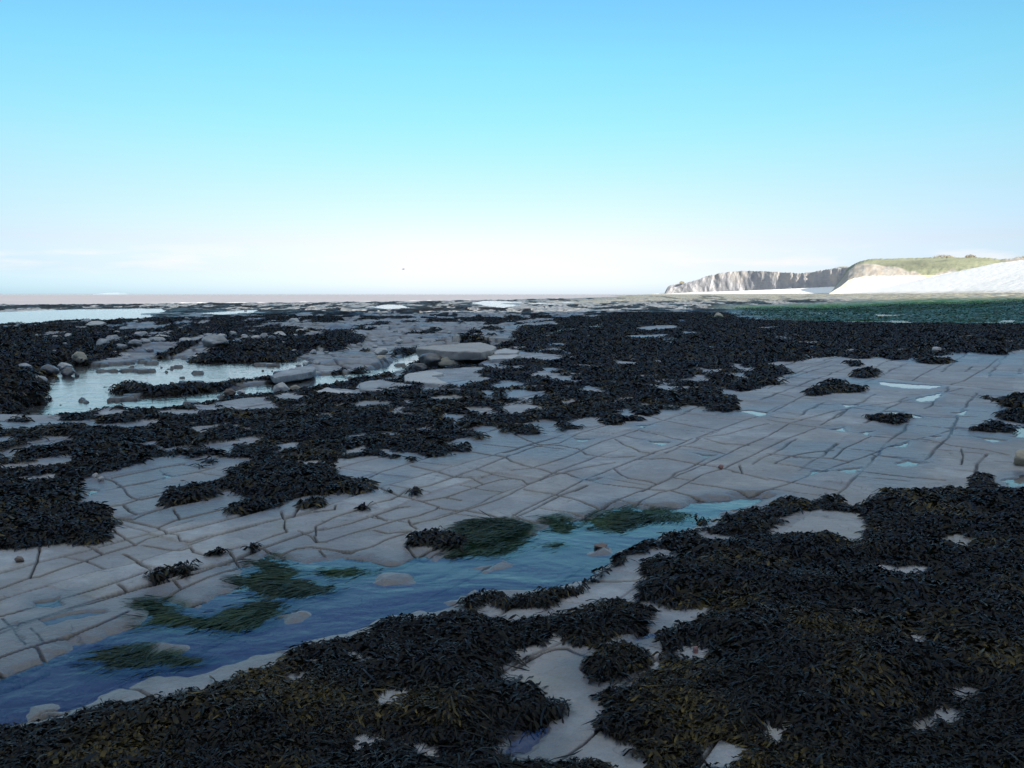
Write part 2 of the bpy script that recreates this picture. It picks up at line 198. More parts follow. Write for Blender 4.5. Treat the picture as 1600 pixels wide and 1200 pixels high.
CR = """0,919 32,907 47,902 60,901 100,886 160,865 212,850 232,840 265,832 300,825 360,811 400,801 440,790
100,935 147,921 182,910 235,891 262,884
107,951 135,945 175,932 212,920 250,907 282,897 322,885 355,880
212,952 250,932 285,917 325,900 365,886 372,881 362,867 360,860
180,811 212,816 247,822 260,832 277,835
60,857 62,870 54,890 47,901
180,827 197,840 212,851
142,852 162,865
222,851 252,856 280,860 295,855
277,835 282,845 297,847 325,837 360,830 400,820
295,855 300,862 325,867 362,857 382,852
190,865 217,882 235,890
182,914 199,924
270,906 286,917
152,796 190,790 215,781 247,775
191,789 202,800 212,805
180,810 207,812 225,804 267,791 310,782
270,795 282,810
250,822 275,812 322,802 350,795
155,746 175,750 190,760
177,747 215,739 250,731 287,725
185,761 225,755 265,746 310,737 335,730
250,735 267,746
192,762 205,777 222,781
-80,1050 0,1026 47,1010 100,994 150,977 200,955
-80,1004 0,984 20,977 60,966 107,954
-80,985 0,962 32,954 62,946 100,935
5,965 17,977 25,990 37,1007
47,980 60,992 62,1002
0,1045 12,1050 37,1051
-80,1090 0,1067 35,1055 70,1040
45,1010 52,1012 72,1030
-80,945 0,919
400,846 430,835 447,830 445,822 447,810 440,800
400,852 415,857 440,864 465,855 487,852 517,856 550,860 585,851 607,840 635,832
447,810 460,805 467,795
457,807 485,800 520,796 525,789
497,819 525,806 560,796 590,785 612,780 622,775 637,765 670,759 707,746 745,734 790,716 800,712 825,702 845,696 875,692 905,677 940,667 960,662
497,825 510,825 550,815 590,802 620,792 637,790
492,835 497,845 510,844 550,831 585,822 620,811 655,804 682,795 685,790
495,820 496,835
467,827 485,835 495,845
575,747 600,736 625,729 650,722 667,715 690,711
587,760 605,767 625,775 652,780 665,784 685,790
657,782 700,774 725,765 755,755 780,749 800,747
640,729 670,735 710,745 735,747 755,755
732,705 760,710 790,717 800,722 815,726 832,732
685,792 725,797 762,804 782,811
645,817 682,810 725,797 762,785 800,770 825,757 870,742 912,732 960,724
640,810 641,822 650,827
637,851 650,867 662,870 685,860 707,849
542,867 570,872 600,881 625,880 650,870
500,857 507,865
587,826 605,832 640,830
695,775 720,779
745,735 775,742 800,747
585,802 607,811
800,735 832,732 882,717 907,705 940,690 960,684 995,672 1020,662 1050,652 1080,642
800,805 830,790 870,772 912,750 960,732 995,719 1025,707 1050,699 1072,690 1122,671 1170,654 1200,647 1225,635 1242,625 1260,617
900,811 940,792 975,777 1015,762 1050,747 1100,726 1135,710 1175,692 1200,682 1232,662
992,787 1030,770 1057,764 1082,750 1100,741 1132,732 1170,715 1200,700 1230,686 1275,669
800,677 840,695 875,696 905,702 915,710 955,716 992,714
960,686 980,697 1000,707 1020,710
832,732 862,740 885,741 912,749 940,755 975,760 1010,764 1050,767 1087,777 1115,780
800,747 815,750 825,756
820,764 867,772 900,782 935,792
960,734 982,747 1015,752 1027,755
995,719 1040,717 1072,722 1100,727 1125,731 1160,740 1200,750
1052,747 1082,751
1080,755 1120,761 1150,767 1170,772
1012,650 1037,656 1080,665 1125,672
1000,672 1050,685 1072,689
1057,697 1095,701 1132,709
1102,687 1132,695 1170,696
1090,685 1132,680 1180,667 1200,662
975,680 1000,686 1015,689
800,807 830,815 850,812
1200,655 1237,662 1287,669 1335,675 1362,681 1412,685 1450,687 1487,695 1537,702 1575,711
1237,660 1275,650 1312,641 1332,637 1375,631 1412,626 1470,615 1505,606
1282,665 1310,647 1330,637
1332,637 1375,642 1420,647 1462,652 1525,652
1237,754 1287,735 1322,724 1360,710 1390,697 1425,687 1462,680 1495,669
1200,709 1245,715 1300,719 1325,722
1212,725 1282,735 1345,737 1425,747 1475,752
1212,724 1235,714 1270,708 1302,704
1200,747 1237,754 1275,761 1307,766
1170,772 1200,767 1237,754
1360,710 1400,715 1450,722
1502,700 1505,712 1502,727
1200,612 1242,621
1200,600 1262,603
1210,590 1300,592
1240,580 1330,583
1240,572 1320,571
1200,607 1240,585 1262,575 1300,562
1372,590 1425,594 1485,601 1505,595
1467,612 1525,620 1600,632
1485,601 1600,610 1700,618
1505,595 1540,575 1560,560
1300,719 1320,700 1362,681
1145,737 1160,740 1155,728
800,1047 850,1017 865,1012 887,1012 910,1022 925,1027
1010,1020 1035,1035
927,905 960,907 1005,906
945,1132 915,1160 877,1187 850,1210
35,1127 60,1118 103,1106
1290,770 1305,800
1425,594 1450,580 1475,568
1150,643 1240,655"""
CRACKS = [[tuple(map(float, p.split(','))) for p in l.split()] for l in CR.strip().split('\n')]
TE = np.array([(-900,690),(-400,665),(-60,648),(0,646),(60,648),(130,648),(166,636),(210,642),(260,639),(310,632),(335,630),(380,623),(412,620),(470,612),(512,605),(553,609),(562,597),(592,593),(627,596),(634,585),(670,578),(690,576),(742,572),(765,560),(775,541),(800,533),(872,521),(930,515),(1000,511),(1060,506),(1160,501),(1400,506),(1600,507),(2600,510)], float)
WL = -0.35
PW = [ # outer waters: outline, level
 ([(5,652),(30,638),(62,630),(50,618),(62,607),(42,598),(50,590),(70,588),(75,576),(80,563),(112,563),(122,571),(150,572),(200,567),(235,560),(288,558),(297,566),(330,567),(400,566),(440,564),(478,560),(495,566),(490,573),(466,584),(440,589),(410,595),(370,600),(340,602),(300,605),(262,609),(240,612),(200,607),(186,612),(235,619),(262,617),(330,611),(420,599),(500,585),(560,583),(600,572),(640,548),(660,552),(660,566),(634,580),(600,592),(560,598),(520,607),(470,613),(410,621),(350,630),(300,640),(240,648),(170,650),(130,655),(60,658)], WL, 'pool'),
 ([(-900,492),(0,488),(60,485),(130,483),(252,482),(257,487),(235,496),(180,500),(110,502),(60,506),(0,508),(-900,520)], WL, 'pool'),
 ([(296,490),(350,487),(402,484),(400,488),(350,492)], WL, 'pool'), ([(583,480),(600,476),(630,477),(637,481),(600,483)], WL, 'pool'), ([(738,473),(760,470),(816,472),(805,478),(785,481),(755,477)], WL, 'pool'),
 ([(822,474),(850,473),(872,475),(850,476)], WL, 'pool'), ([(868,472),(896,472),(890,474)], WL, 'pool'), ([(118,542),(150,534),(180,536),(150,545),(135,551),(125,548)], WL, 'pool'),
 ([(840,524),(870,515),(940,504),(1000,500),(1060,495),(1120,490),(1160,487),(1300,488),(1600,488),(2600,488),(2600,508),(1600,508),(1400,506),(1160,501),(1060,505),(1000,509),(940,513)], -.07, 'stream'),
]
MOUND = [ # extra relief in the outer reef: u, v, level-of-foot, radius m, height m
 (-40,632,WL,1.2,.34),(0,612,WL,.6,.16),(-20,600,WL,1.4,.30),(95,580,WL,.5,.1),(10,573,WL,1.7,.30),(90,552,WL,2.4,.25),(560,571,WL,.8,.22),(600,570,WL,.5,.15),(225,604,WL,.5,.08),(250,602,WL,.5,.14),(275,600,WL,.5,.16),(300,598,WL,.5,.15),(325,595,WL,.45,.12),(350,592,WL,.45,.11),(380,589,WL,.4,.12),(405,586,WL,.4,.13),(430,582,WL,.4,.13),(455,579,WL,.4,.15),(480,576,WL,.5,.17),(510,572,WL,.6,.2),(535,573,WL,.7,.2),(215,607,WL,.7,.1),(140,623,WL,.25,.07),(112,633,WL,.5,.05),(690,576,WL,1.1,.16),(730,575,WL,.8,.2),(80,640,WL,.5,.05),(530,598,WL,.3,.07),
 (235,548,WL,1.6,.2),(180,555,WL,1.2,.2),(330,548,WL,1.6,.2),(420,540,WL,1.5,.2),(520,535,WL,2.5,.15)]
DENS = np.array([(0,530,.9),(0,560,1),(0,610,1),(60,560,1),(100,520,.65),(100,545,.95),(200,515,.5),(300,505,.6),(350,520,.65),(250,550,.5),(330,555,.8),(450,535,.85),(450,510,.5),(550,500,.12),(520,490,.5),(650,500,.12),(600,515,.12),(700,515,.12),(550,530,.8),(650,535,.7),(490,549,.05),(550,549,.08),(520,575,.95),(560,565,.95),(600,560,.6),(660,570,1),(720,570,.9),(300,600,.95),(400,590,.7),(300,485,.5),(100,478,.6),(450,480,.5),(650,485,.55),(700,475,.5),(780,490,.3),(820,500,.35),(850,515,.75),(750,525,.55),(740,508,.2),(900,487,.1),(905,500,.95),(960,502,.98),(1020,494,.98),(1100,490,.95),(1060,483,.6),(1000,478,.35),(900,479,.2),(1100,475,.4),(1160,480,.75),(1250,474,.4),(1250,468,.1),(1400,470,.1),(1000,465,.05),(1200,460,.0),(600,473,.45),(850,535,.75),(700,545,.3),(0,500,.6),(-300,560,.9),(1600,462,.1)], float)
XF_Y = [-200,0,60,120,200,350,600,900,1300,1500]; XF_X = [75,72,72,74,100,140,165,186,228,235]

print('tables ok')
MATS['middle'] += [(float(a), float(b) - 3) for a, b in TE[::-1]]
_te_x, _te_y = P2W(TE[:, 0], TE[:, 1], 0.0); _te_a = np.arctan2(_te_x, _te_y); _te_d = np.hypot(_te_x, _te_y)
W_CR = [wpoly(c) for c in CRACKS]
W_MAT = {k: wpoly(p, .02) for k, p in MATS.items()}
W_HOLE = [wpoly(p, .0) for p in HOLES]
W_CL = [wpoly(p, .02) for p, _ in CLUMPS]
W_ALG = [wpoly(p, -.02) for p, _ in ALGAE]
W_CH = wpoly(CHAN, -.03); W_IS = [wpoly(p, -.01) for p in ISLES]
W_SP = [wpoly(p, -.01) for p in SPOOLS]
W_PW = [(wpoly(p, l), l) for p, l, _ in PW]
SLAB_TOP = [(650,544),(656,541),(700,539.5),(720,536),(752,535),(776,541),(772,546),(752,550),(716,549),(672,546)]

def terrain(X, Y):
    """height and surface kinds at ground points (1-D arrays)"""
    d = np.hypot(X, Y); th = np.arctan2(X, Y)
    U, V = W2P(X, np.maximum(Y, .5), 0.0)
    sc = np.clip(d / 6, .5, 6)
    wx = (fbm(X / (.35 * sc), Y / (.35 * sc), 1, 3) - .5) * .11 * sc; wy = (fbm(X / (.35 * sc), Y / (.35 * sc), 5, 3) - .5) * .11 * sc
    # --- joints
    cw = (fbm(X / .25, Y / .25, 9, 3) - .5) * .05
    cd = np.full(X.shape, .25)
    kk = np.nonzero((d < 32) & (np.abs(th) < .75))[0]
    cdk = cd[kk]
    for P in W_CR: cdk = np.minimum(cdk, line_d((X + cw * .6)[kk], (Y + cw)[kk], P))
    cd[kk] = cdk
    cwid = .004 + .012 * fbm(X / .5, Y / .5, 3, 3) ** 1.6 + .0014 * d
    crack = 1 - sst(.62, 1.0, cd / cwid); rim = np.exp(-cd / .045) * sst(.35, .6, fbm(X / .4, Y / .4, 10, 2))
    # lesser joints between the main ones
    c5, s5 = math.cos(1.01), math.sin(1.01); jw = (fbm(X / .7, Y / .7, 21, 3) - .5) * .17
    jp = X * c5 + Y * s5 + jw; jq = -X * s5 + Y * c5 + jw * .8
    rw_ = np.floor(jq / .46).astype(int); r2_ = np.round(jq / .46).astype(int)
    dl = np.abs(jq / .46 - r2_) * .46; dl = np.where(TAB[5][r2_ & 255, np.floor(jp / 1.7 + TAB[6][r2_ & 255, 3] * 5).astype(int) & 255] > .42, dl, 9)
    po = jp / 1.15 + TAB[7][rw_ & 255, 11] * 9; c2_ = np.round(po).astype(int)
    dc = np.abs(po - c2_) * 1.15; dc = np.where(TAB[8][rw_ & 255, c2_ & 255] > .36, dc, 9)
    cd2 = np.minimum(dl, dc / .6); crack2 = (1 - sst(.5, 1.0, cd2 / (.003 + .006 * fbm(X / .4, Y / .4, 1, 2) + .0012 * d))) * (.5 + .5 * sst(.35, .6, fbm(X / .8, Y / .8, 2, 2)))
    slab_t = TAB[9][rw_ & 255, np.floor(po + .5).astype(int) & 255]
    crack = np.maximum(crack, .85 * crack2)
    rnd = np.exp(-np.minimum(cd, cd2 * 1.3) / .022)
    slab_n = fbm(X / 2.2, Y / 2.2, 2, 3) - .5
    zi = .03 * slab_n + .010 * (fbm(X / .3, Y / .3, 4, 3) - .5) - .006 * rnd - .02 * crack + .014 * (slab_t - .5) * sst(0, .05, cd)
    # fine natural ripples
    wq = (fbm(X / .13, Y / .13, 8, 3) - .5) * .13; wr = (fbm(X / .13, Y / .13, 14, 3) - .5) * .13
    Xw, Yw = X + wx * .6 + wq, Y + wy * .6 + wr
    ch = sdf(Xw, Yw, W_CH, .6)
    for P in W_IS: ch = np.minimum(ch, -sdf(Xw, Yw, P, .6))
    chm = sst(-.10, .16, ch)
    zi = zi * (1 - .3 * chm) - .066 * chm
    zi += .012 * (fbm(X / .5 + Y / .3, Y / .22, 6, 3) - .5) * chm
    sp = np.full(X.shape, -.6)
    for P in W_SP: sp = np.maximum(sp, sdf(Xw, Yw, P, .6))
    spm = sst(-.01, .05, sp); zi = zi * sst(.0, -.35, sp)
    zi = zi * (1 - spm) + spm * (-.03)
    # near shelf stands a little higher than the channel
    near = sst(.0, .5, sdf(X, Y, W_MAT['foreground'], .8)) * .02 + sst(.0, .5, sdf(X, Y, W_MAT['right'], .8)) * .02
    zi += near
    # --- weed on the platform
    ids = np.zeros(X.shape, np.int32); wsd = np.full(X.shape, -.8)
    for i, k in enumerate(['foreground', 'right', 'middle']):
        s = sdf(Xw, Yw, W_MAT[k], .8); ids = np.where(s > wsd, i + 1, ids); wsd = np.maximum(wsd, s)
    for P in W_HOLE: wsd = np.minimum(wsd, -sdf(Xw, Yw, P, .8))
    en = (fbm(X / (.16 * sc), Y / (.16 * sc), 11, 3) - .5)
    ngap = fbm(X / .5, Y / .42, 13, 4)
    wsd = wsd + en * .17 * np.clip(sc, .5, 2.5)
    wsd = np.where((ngap > np.where(d > 8, .585, .82)), np.minimum(wsd, (np.where(d > 8, .585, .82) - ngap) * 1.6), wsd)
    for i, P in enumerate(W_CL):
        s = sdf(Xw, Yw, P, .8) + en * .05; ids = np.where(s > wsd, i + 10, ids); wsd = np.maximum(wsd, s)
    # weed caught in joints here and there
    jn = fbm(X / .9, Y / .9, 15, 2)
    W = sst(-.02, .045, wsd - .012 * sc)
    # --- outer reef
    de = np.interp(th, _te_a, _te_d)
    s = d - de
    right = sst(800, 1000, U)
    q = X - np.interp(Y, XF_Y, XF_X)
    tsea = np.clip((d - 45) / 120, 0, 1)
    base = (-.26 * (1 - right)) + (-.45 * tsea) * (1 - sst(900, 1040, U)) 
    am = .24 * (1 - right * .5) * sst(0, 3, s) * np.clip(.6 + d / 120, .6, 1.5)
    # stepped, tilted beds
    st = fbm(X / 3.5 + .3 * Y / 3, Y / 1.6, 17, 4)
    blk = fbm(X / .9, Y / .6, 19, 3)
    saw = (st * 6) % 1.0
    calm = np.ones(X.shape)
    for P, lv in W_PW[:1]: calm = np.minimum(calm, .15 + .85 * sst(0, 2.4, -sdf(X, Y, P, 3)))
    am = am * calm
    zo = base + am * (2.2 * (st - .5) + (.30 - .25 * sst(40, 80, d)) * (np.abs(saw - .2) - .4)) + .10 * (blk - .5) * sst(0, 2, s) * (.4 + .6 * calm)
    zo = zo * calm + (1 - calm) * (WL + .05)
    MM = np.zeros(X.shape)
    for u, v, lv, r, h in MOUND:
        mx, my = P2W(u, v, lv)
        e = np.exp(-((X - mx) ** 2 + (Y - my) ** 2) / r ** 2)
        MM = np.maximum(MM, h * .9 * e * (.6 + .8 * blk))
    zo = zo + MM
    wm = np.zeros(X.shape); drown = np.zeros(X.shape)
    for P, lv in W_PW:
        m = max(1.0, (P[:, 1].max()) * .03); m = min(m, 4)
        wn = (fbm(X / (.25 * m * 2), Y / (.25 * m), 20, 3) - .5) * m * .7
        g = sdf(X + wx, Y + wy, P, m * 1.5) + wn * .35
        g = np.where(sdf(X + wx, Y + wy, P, m * 1.5) <= -m * 1.49, -9, g)
        ins = sst(-.05 * m, .22 * m, g)
        isl_ = .15 * sst(.68, .74, fbm(X / .8, Y / .6, 2, 4)) * (P[:, 1].max() < 45)
        if lv > -.2: ins = ins * sst(.54, .38, fbm(X / 1.6, Y / 1.6, 4, 4))
        zo = np.where(g > -m, zo * (1 - ins) + ins * (lv - .10 + .03 * blk + isl_), zo)
        if lv < -.2 and P[:, 1].max() > 50: zo = np.where(g > -m * 1.45, np.minimum(zo, lv + .07), zo)
        zo = np.where((g > -m * 1.4) & (g < 0), np.maximum(zo, lv + .015 + .06 * blk * sst(0, m, -g)), zo)
        wm = np.maximum(wm, sst(-.12 * m, 0, g)); drown = np.maximum(drown, ins if lv < -.2 else ins * .5)
    k = np.nonzero(s > -.5)[0]
    dn = np.full(X.shape, .5)
    if len(k):
        num = np.zeros(len(k)); den = np.zeros(len(k)); uk, vk = U[k], V[k]
        for (a, b, c) in DENS:
            ww = 1 / (((uk - a) / 3.2) ** 2 + ((vk - b)) ** 2 * (60 / np.clip(vk - 455, 8, 200)) ** 1 + 4) ** 2
            num += ww * c; den += ww
        dn[k] = num / den
    wn2 = fbm(X / (.62 + d * .010), Y / (.55 + d * d / 1300), 21, 5)
    thr = .55 + (dn - .5) * .5
    Wo = sst(-.015, .03, thr - wn2) 
    Wo = np.where(dn > .93, 1, Wo)
    Wo = Wo * (1 - .97 * drown ** 4)
    out_m = np.where(U < 775, sst(0, .12 + d * .003, s), sst(-1., 1.5, s))
    z = zi * (1 - out_m) + zo * out_m
    # blocky cracks of the outer beds
    pw = (fbm(X / 1.1, Y / 1.1, 7, 2) - .5) * .7
    gx = X * .9 + Y * .42 + pw; gy = Y * .9 - X * .35 + pw
    row = np.floor(gy / .75); fx = np.abs(((gx / 1.3 + TAB[3][(row.astype(int)) & 255, 7]) % 1) - .5) * 1.3; fy = np.abs((gy / .75 % 1) - .5) * .75
    oc = 1 - sst(.015, .045 + .0008 * d, np.minimum(.65 - fx, .375 - fy))
    oc = oc * out_m * sst(5, 0, q + 30)
    z -= .05 * oc
    crack = np.maximum(crack * (1 - out_m), oc * .8)
    W = W * (1 - out_m) + Wo * out_m
    ids = np.where((out_m > .5), 4, ids); ids = np.where((ids == 0), 3, ids)
    # algae field on the far right shore
    far_al = sst(-4, 4, X - 17 - (Y - 60) * .12 + 8 * (fbm(X / 9, Y / 9, 2, 3) - .5)) * sst(50, 54, d + 4 * fbm(X / 4, Y / 4, 3, 2)) * sst(-5, -22, q) * out_m * sst(1080, 1200, U) * sst(150, 110, d)
    # weed beds fade out on the far foreshore
    W = W * (1 - far_al)
    # --- shore ramp and shingle
    slope = np.interp(Y, [0, 300, 500, 900], [.25, .25, .11, .07])
    ramp = np.clip((q + 38) / 38, 0, 1)
    z = z * (1 - .6 * ramp) + 1.9 * ramp + slope * np.clip(q, 0, 42)
    fore = sst(-32, -18, q + 6 * (fbm(X / 8, Y / 8, 8, 3) - .5))
    fore2 = sst(150, 260, Y) * sst(-130, -70, q) * .9
    shing = sst(-3, 3, q + 3 * (fbm(X / 5, Y / 12, 10, 3) - .5))
    W = W * (1 - shing) * (1 - .75 * fore) * (1 - .3 * fore2); fore = np.maximum(fore, fore2)
    z += .25 * fore * (1 - shing) * (fbm(X / 2, Y / 1.2, 12, 3) - .45) + shing * .05 * fbm(X / .8, Y / .8, 14, 2)
    # --- seaward end under the sea
    su = np.array([-900, 0, 200, 400, 600, 750, 900, 1000, 1036, 1300]); sv = np.array([476, 476, 475, 473.5, 471.5, 469, 466, 464, 463, 463.])
    sx, sy = P2W(su, sv, -.8); dsea = np.interp(th, np.arctan2(sx, sy), np.hypot(sx, sy))
    sea = sst(-.06, .02, (d - dsea) / dsea + .05 * (fbm(X / 15, Y / 15, 5, 3) - .5)) * sst(-60, -90, q)
    z = z * (1 - sea) + sea * (-1.6)
    # weed thickness
    wt = fbm(X / .34, Y / .34, 16, 2); wt2 = fbm(X / 1.3, Y / 1.3, 18, 2)
    core = np.where(out_m > .5, W, sst(.0, .30, wsd - .012 * sc))
    hw = W * (.006 + core * (.012 + .075 * np.clip(wt * 1.3 + wt2 * .8 - .75, 0, 1))) * np.interp(d, [3, 6, 9, 16], [.8, .7, .5, .42]) * (1 - .6 * wm * out_m)
    zw = z + hw
    wet = np.maximum(np.maximum(sst(-.30, .06, ch) ** .7, sst(-.2, .02, sp)), wm) 
    wet = np.maximum(wet, sst(.5, .62, fbm(X / 1.7, Y / 1.7, 22, 3)) * .8 * (1 - shing))
    tan_ = np.maximum(sst(.5, .68, fbm(X / .9 + 3, Y / .9, 23, 3)) * .5, rim)
    return dict(tone=slab_t * (1 - out_m) + .6 * out_m, z=zw, W=W, crack=crack * (1 - W * .5), wet=wet, ids=ids, alg=far_al, shing=shing, fore=fore, out=out_m, tan=tan_, d=d, U=U, V=V)

# ------------------------------------------------------------------ mesh helpers
def mk(name, V, Fq, mat, parent=None, attrs=None, smooth=True, link=True):
    me = bpy.data.meshes.new(name)
    V = np.asarray(V, np.float32); Fq = np.asarray(Fq, np.int32)
    me.vertices.add(len(V)); me.vertices.foreach_set('co', V.ravel())
    n = Fq.shape[1]
    me.loops.add(Fq.size); me.loops.foreach_set('vertex_index', Fq.ravel())
    me.polygons.add(len(Fq)); me.polygons.foreach_set('loop_start', np.arange(0, Fq.size, n, dtype=np.int32))
    me.polygons.foreach_set('use_smooth', np.full(len(Fq), smooth))
    me.update(calc_edges=True)
    for k, a in (attrs or {}).items():
        t = me.attributes.new(k, 'FLOAT', 'POINT'); t.data.foreach_set('value', np.asarray(a, np.float32))
    me.materials.append(mat)
    o = bpy.data.objects.new(name, me)
    if link: C.objects.link(o)
    if parent: o.parent = parent
    return o
def tag(o, label=None, cat=None, group=None, kind=None):
    if label: o['label'] = label
    if cat: o['category'] = cat
    if group: o['group'] = group
    if kind: o['kind'] = kind
    return o

# ------------------------------------------------------------------ materials
def mat(name):
    m = bpy.data.materials.new(name); m.use_nodes = True; nt = m.node_tree
    b = nt.nodes['Principled BSDF']; return m, nt, b
class G:
    def __init__(s, nt): s.nt = nt
    def at(s, n): x = N(s.nt, 'ShaderNodeAttribute', attribute_name=n); return x.outputs['Fac']
    def noise(s, sc, det=5, rough=.6, vec=None, scale=None, dist=0):
        n = N(s.nt, 'ShaderNodeTexNoise'); n.inputs['Scale'].default_value = sc; n.inputs['Detail'].default_value = det; n.inputs['Roughness'].default_value = rough; n.inputs['Distortion'].default_value = dist
        if vec is None: vec = s.pos()
        if scale:
            mp = N(s.nt, 'ShaderNodeMapping'); s.nt.links.new(vec, mp.inputs[0]); mp.inputs['Scale'].default_value = scale[:3]
            if len(scale) > 3: mp.inputs['Rotation'].default_value = (0, 0, scale[3])
            vec = mp.outputs[0]
        s.nt.links.new(vec, n.inputs['Vector']); return n.outputs[0]
    def pos(s):
        if not hasattr(s, '_p'): s._p = N(s.nt, 'ShaderNodeNewGeometry').outputs['Position']
        return s._p
    def mr(s, v, a, b, c=0, d=1):
        n = N(s.nt, 'ShaderNodeMapRange'); s.nt.links.new(v, n.inputs[0])
        for i, x in enumerate((a, b, c, d)): n.inputs[i + 1].default_value = x
        return n.outputs[0]
    def mix(s, f, a, b):
        n = N(s.nt, 'ShaderNodeMix', data_type='RGBA')
        if isinstance(f, float): n.inputs[0].default_value = f
        else: s.nt.links.new(f, n.inputs[0])
        for i, x in ((6, a), (7, b)):
            if isinstance(x, tuple): n.inputs[i].default_value = (*x, 1)
            else: s.nt.links.new(x, n.inputs[i])
        return n.outputs[2]
    def math(s, op, a, b=None):
        n = N(s.nt, 'ShaderNodeMath', operation=op)
        for i, x in ((0, a), (1, b)):
            if x is None: continue
            if isinstance(x, (int, float)): n.inputs[i].default_value = x
            else: s.nt.links.new(x, n.inputs[i])
        return n.outputs[0]
    def bump(s, h, dist, strength, b, prev=None):
        n = N(s.nt, 'ShaderNodeBump'); n.inputs['Strength'].default_value = strength; n.inputs['Distance'].default_value = dist
        s.nt.links.new(h, n.inputs['Height'])
        if prev: s.nt.links.new(prev, n.inputs['Normal'])
        if b: s.nt.links.new(n.outputs[0], b.inputs['Normal'])
        return n.outputs[0]

def rock_shader(name, use_attr):
    m, nt, b = mat(name); g = G(nt)
    n1 = g.noise(1.3, 6, .6); n2 = g.noise(9, 6, .65); n3 = g.noise(60, 4, .7)
    col = g.mix(g.mr(n1, .38, .62), (.235, .240, .236), (.415, .418, .405))
    vor = N(nt, 'ShaderNodeTexVoronoi'); vor.inputs['Scale'].default_value = .9; vor.inputs['Randomness'].default_value = 1
    nt.links.new(g.pos(), vor.inputs['Vector'])
    sepc = N(nt, 'ShaderNodeSeparateColor'); nt.links.new(vor.outputs['Color'], sepc.inputs[0])
    col = g.mix(g.mr(n2, .3, .75, 0, .65), col, (.135, .128, .12))
    col = g.mix(g.math('MULTIPLY', g.mr(g.noise(3.7, 6, .75, dist=.8), .52, .66), .45), col, (.40, .36, .30))
    col = g.mix(g.math('MULTIPLY', g.mr(g.noise(.55, 5, .7, dist=1.2), .50, .66), .5), col, (.15, .15, .155))
    col = g.mix(g.mr(n3, .45, .8, 0, .45), col, (.42, .395, .36))
    if use_attr:
        col = g.mix(g.math('MULTIPLY', g.math('SUBTRACT', 1, g.at('tone')), .42), col, (.15, .15, .155))
        W, cr, wet, al, sh, fo, ta = (g.at(k) for k in ('weed', 'crack', 'wet', 'alg', 'shing', 'fore', 'tan'))
        col = g.mix(g.math('MULTIPLY', ta, .45), col, (.20, .145, .09))
        col = g.mix(g.math('MULTIPLY', g.mr(g.noise(2.3, 5), .58, .75), .35), col, (.16, .17, .06))   # thin green-brown film
        col = g.mix(g.math('MULTIPLY', wet, .75), col, (.075, .07, .065))
        col = g.mix(g.math('MULTIPLY', cr, .95), col, (.008, .0065, .006))
        fcol = g.mix(g.mr(g.noise(.9, 6, .7, scale=(1, .6, 1)), .40, .60), (.10, .085, .05), (.50, .44, .30))
        col = g.mix(g.math('MULTIPLY', fo, .85), col, fcol)
        wcol = g.mix(g.mr(n2, .35, .7), (.005, .0045, .004), (.014, .011, .006))
        col = g.mix(W, col, wcol)
        acol = g.mix(g.mr(g.noise(1.5, 6, .7), .35, .65), (.012, .045, .022), (.03, .09, .035))
        alf = g.math('MULTIPLY', al, g.mr(g.noise(.9, 5, .7, scale=(.5, 1.6, 1)), .30, .42))
        col = g.mix(alf, col, acol)
        scol = g.mix(g.mr(g.noise(14, 5, .8), .3, .7), (.72, .68, .62), (.90, .87, .82))
        col = g.mix(sh, col, scol)
        r = g.math('SUBTRACT', .62, g.math('MULTIPLY', wet, .30)); r = g.math('ADD', r, g.math('MULTIPLY', sh, .3))
        nt.links.new(r, b.inputs['Roughness'])
        sp_ = g.math('MULTIPLY', g.math('SUBTRACT', 1, g.math('MAXIMUM', g.math('MAXIMUM', W, al), sh)), g.math('SUBTRACT', .45, g.math('MULTIPLY', g.at('out'), .30))); nt.links.new(g.math('ADD', sp_, .03), b.inputs['Specular IOR Level'])
    else:
        b.inputs['Roughness'].default_value = .7
    v2 = N(nt, 'ShaderNodeTexVoronoi', feature='DISTANCE_TO_EDGE'); v2.inputs['Scale'].default_value = 3.2
    wv = N(nt, 'ShaderNodeVectorMath', operation='ADD'); nz = N(nt, 'ShaderNodeTexNoise'); nz.inputs['Scale'].default_value = 2.5; nz.inputs['Detail'].default_value = 4
    nt.links.new(g.pos(), nz.inputs['Vector']); sc_ = N(nt, 'ShaderNodeVectorMath', operation='SCALE'); nt.links.new(nz.outputs['Color'], sc_.inputs[0]); sc_.inputs['Scale'].default_value = .5
    nt.links.new(g.pos(), wv.inputs[0]); nt.links.new(sc_.outputs[0], wv.inputs[1]); nt.links.new(wv.outputs[0], v2.inputs['Vector'])
    hair = g.math('MULTIPLY', g.mr(v2.outputs['Distance'], .0, .012, 1, 0), g.mr(g.noise(.9, 3), .50, .60))
    if use_attr: hair = g.math('MULTIPLY', hair, g.math('SUBTRACT', 1, g.math('MAXIMUM', g.at('weed'), g.at('shing'))))
    col = g.mix(g.math('MULTIPLY', hair, .75), col, (.03, .025, .02))
    pit = g.mr(g.noise(38, 3, .8), .62, .70)
    if use_attr: pit = g.math('MULTIPLY', pit, g.math('SUBTRACT', 1, g.at('weed')))
    col = g.mix(g.math('MULTIPLY', pit, .5), col, (.07, .062, .055))
    nt.links.new(col, b.inputs['Base Color'])
    hb1 = g.math('MULTIPLY', n1, g.math('SUBTRACT', 1, g.at('shing'))) if use_attr else n1
    hb2 = g.math('MULTIPLY', n2, g.math('SUBTRACT', 1, g.math('MULTIPLY', g.at('shing'), .7))) if use_attr else n2
    p = g.bump(hb1, .08, .4, None); p = g.bump(hb2, .03, .7, None, p); g.bump(n3, .005, .8, b, p)
    return m, g, nt, b
M_rock = rock_shader('limestone', True)[0]
M_stone, gs, nts, bs = rock_shader('boulder_stone', False)
